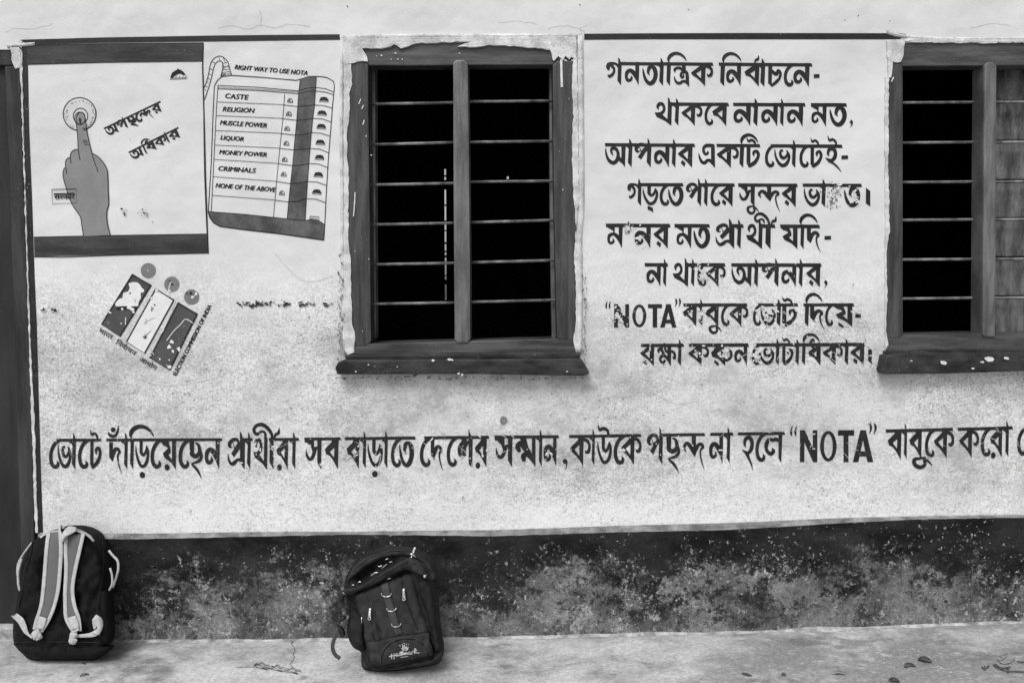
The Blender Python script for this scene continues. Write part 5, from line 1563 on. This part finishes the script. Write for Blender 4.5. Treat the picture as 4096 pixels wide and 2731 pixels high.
# side compression strap and plastic clip
sB = lambda x, y, o=0.0: pB(x, y) - Vector((0, .03 + o, 0))
pipe([(262, 850), (240, 900), (215, 960)], 44, 'side_strap', .012, 'web', sB, cB, bagB, .004)
pipe([(215, 960), (160, 1010), (118, 1090), (105, 1170), (130, 1240), (185, 1285)], 40, 'side_strap', .0, 'web', sB, cB, bagB, .003)
obj('plastic_clip', ribbon(mp(cB, [(165, 900), (180, 960), (205, 1030)]), mp(cB, [(215, 920), (240, 960), (252, 1010)]), lambda x, y, o=0: sB(x, y, o + .014), .012), M['zip'], bagB, smooth=True)
obj('plastic_clip', ribbon(mp(cB, [(185, 850), (200, 830), (225, 812)]), mp(cB, [(170, 905), (215, 870), (262, 835)]), lambda x, y, o=0: sB(x, y, o + .006), .012), M['zip'], bagB, smooth=True)
obj('haul_loop', tube([pB(*cB(*q)) + Vector((0, .03, 0)) for q in ((480, 150), (485, 90), (520, 78), (540, 85), (540, 130))], .007, 8, 3), M['dark_cloth2'], bagB, smooth=True)

# ------------------------------------------------------------- litter on the floor
cD = crop(0, 1980, 1.68)
cE = crop(2800, 1980, 2352 / 1296)
def leaf(pts, w, label, mat='leaf', lift=.004, group='dry leaves on the cement floor', name='dry_leaf'):
    cs = catmull([tuple(map(float, p)) for p in pts], 4)
    n = len(cs)
    vs, fs = [], []
    for i, p in enumerate(cs):
        t = i / (n - 1)
        ww = w * math.sin(math.pi * min(1, t * .92 + .05)) ** .8 / 2
        c = F(*p)
        a = cs[max(i - 1, 0)]
        b = cs[min(i + 1, n - 1)]
        d = (F(*b) - F(*a)).normalized()
        s = Vector((-d.y, d.x, 0))
        up = lift * math.sin(math.pi * t) + .0015
        vs += [c + s * ww + Vector((0, 0, up + .3 * ww)), c + Vector((0, 0, up)), c - s * ww + Vector((0, 0, up + .35 * ww))]
        if i:
            o = 3 * (i - 1)
            fs += [(o, o + 1, o + 4, o + 3), (o + 1, o + 2, o + 5, o + 4)]
    me = mesh_from(vs, fs)
    ob = obj(name, me, M[mat], None, label, None, 'leaf', group, smooth=True)
    md = ob.modifiers.new('thick', 'SOLIDIFY')
    md.thickness = .0008
    return ob
leaf(mp(cE, [(305, 1292), (330, 1308), (380, 1315)]), .012, 'small curled dry leaf, leftmost of the leaves at the right of the floor')
leaf(mp(cE, [(590, 1312), (606, 1308), (622, 1316)]), .012, 'tiny crumpled leaf right of the small curled one near the bottom edge')
leaf(mp(cE, [(955, 1300), (1000, 1296), (1058, 1302)]), .017, 'slim pale leaf lying flat between the crumpled leaf and the folded one', 'straw')
leaf(mp(cE, [(1488, 1252), (1520, 1240), (1566, 1246)]), .020, 'folded dark leaf just left of the oval leaf')
leaf(mp(cE, [(1580, 1195), (1630, 1204), (1682, 1218)]), .034, 'flat oval dark leaf with a pale spot, widest on the floor')
leaf(mp(cE, [(1370, 1350), (1410, 1352), (1450, 1362)]), .024, 'dark leaf cut by the bottom edge below the folded one')
leaf(mp(cD, [(536, 1218), (566, 1210), (600, 1206)]), .009, 'narrow dark leaf on the floor in front of the black backpack')
leaf(mp(cD, [(548, 1132), (562, 1136), (576, 1137)]), .006, 'tiny dark sliver of leaf nearest the base of the black backpack')
# dry reed spike
reed = empty('reed_spike', F(*cD(1850, 1175)), label='dry reed flower spike lying beside the crack in the floor', category='dry plant')
def ft(c, pts, r, up=.004):
    return tube([F(*c(*p)) + Vector((0, 0, up)) for p in pts], r, 6, 3)
obj('reed_stem', ft(cD, [(1582, 1160), (1700, 1156), (1800, 1165), (1900, 1185), (1995, 1200)], .0013), M['straw'], reed, smooth=True)
for i in range(17):
    t = i / 16
    x, y = 1700 + 280 * t, 1154 + 42 * t
    s = 1 if i % 2 else -1
    L = 52 - 8 * t
    pts = [(x, y), (x + L * .5, y + s * (9 if s > 0 else 16) * (1 - .4 * t)), (x + L, y + s * 7 + 5)]
    lf = [F(*cD(*p)) + Vector((0, 0, .003 + .004 * (i % 3))) for p in pts]
    obj('reed_husk', tube(lf, lambda q: .0004 + .0034 * math.sin(math.pi * q), 6, 3, .4), M['straw' if i % 3 else 'leaf'], reed, smooth=True)
def twig(label, paths, mat='leaf', r=.0022):
    t = empty('twig', F(*cE(*paths[0][0])), label=label, category='twig', group='twigs at the right end of the floor')
    for p in paths:
        obj('twig_stem', ft(cE, p, r, .005), M[mat], t, smooth=True)
    return t
twig('curved twig with a frayed pale end, upper of the twigs at the right', [[(2165, 1205), (2180, 1170), (2212, 1160)], [(2165, 1205), (2200, 1228), (2250, 1222), (2282, 1195)], [(2172, 1200), (2190, 1180), (2195, 1160)], [(2178, 1205), (2200, 1190), (2228, 1162)]], 'straw')
twig('tangled dark twig with torn leaves lowest at the right', [[(2130, 1238), (2160, 1262), (2230, 1288)], [(2045, 1255), (2070, 1268), (2095, 1248)], [(2145, 1235), (2190, 1262), (2250, 1255)], [(2230, 1288), (2290, 1286), (2350, 1292)], [(2220, 1260), (2240, 1278), (2236, 1294)], [(2066, 1250), (2070, 1275)]], 'leaf')
twig('thin straight twig touching the right frame edge', [[(2300, 1216), (2330, 1219), (2380, 1220)]], 'leaf')
def fillet():
    vs, fs = [], []
    n = 260
    for i in range(n + 1):
        x = -1.72 + 4.4 * i / n
        w = .006 + .016 * max(0, noise.noise(Vector((x * 4, 5, 0))) + .35) + .006 * abs(noise.noise(Vector((x * 30, 2, 0))))
        hgt = .003 + .010 * max(0, noise.noise(Vector((x * 5, 9, 0))) + .3) + .003 * abs(noise.noise(Vector((x * 40, 4, 0))))
        z = floor_z(x)
        vs += [(x, -.0243, z + hgt), (x, -.026 - w * .4, z + hgt * .7), (x, -.026 - w, z + .0008)]
        if i:
            o = 3 * i
            fs += [(o - 3, o - 2, o + 1, o), (o - 2, o - 1, o + 2, o + 1)]
    return mesh_from(vs, fs)
obj('cement_fillet', fillet(), M['fillet'], verandah, smooth=True)
# floor crack and crumbs
def crack(pts, w):
    cs = catmull([tuple(map(float, p)) for p in pts], 5)
    vs, fs = [], []
    for i, p in enumerate(cs):
        ww = w * (.4 + .8 * abs(noise.noise(Vector((i * .37, 1, 0)))) + .2)
        x, y = p[0] + rnd.uniform(-1.2, 1.2), p[1]
        vs += [F(x - ww, y, 0) + Vector((0, 0, .0012)), F(x + ww, y, 0) + Vector((0, 0, .0012))]
        if i:
            o = 2 * i
            fs.append((o - 2, o, o + 1, o - 1))
    return mesh_from(vs, fs)
obj('floor_crack', crack(mp(cD, [(1972, 955), (1970, 985), (1960, 1000), (1975, 1020), (1983, 1045), (1970, 1065), (1978, 1090), (1965, 1115), (1950, 1135), (1985, 1168)]), 1.7), M['crack'], verandah)
obj('floor_crack', crack(mp(cD, [(1972, 985), (1955, 992), (1940, 990)]), 1.2), M['crack'], verandah)
obj('floor_crack', crack(mp(cE, [(0, 1285), (60, 1300), (100, 1335)]), .7), M['crack'], verandah)
def crumbs():
    vs, fs = [], []
    for i in range(900):
        if i < 170:
            x, y = rnd.uniform(500, 1330), 2556 + abs(rnd.gauss(0, 22))
        elif i < 300:
            x, y = rnd.uniform(3400, 4096), rnd.uniform(2600, 2725)
        else:
            x, y = rnd.uniform(0, 4096), rnd.uniform(2560, 2728)
        if y > 2728:
            continue
        c = F(x, y)
        if c.y > -.028:
            continue
        r = rnd.choice((.0006, .0008, .001, .0012, .0016, .0022)) * rnd.uniform(.7, 1.2)
        b = len(vs)
        a0 = rnd.uniform(0, 6)
        el = rnd.uniform(1, 2.2)
        for k_ in range(5):
            a = a0 + k_ * 2 * math.pi / 5
            q = rnd.uniform(.7, 1.2) * r
            vs.append(c + Vector((math.cos(a) * q * el, math.sin(a) * q, 0)))
        vs.append(c + Vector((0, 0, r * .8)))
        fs += [(b + k_, b + (k_ + 1) % 5, b + 5) for k_ in range(5)]
    return mesh_from(vs, fs)
obj('lime_crumbs', crumbs(), M['crumb'], None, 'scattered pale lime crumbs on the cement floor', 'stuff')
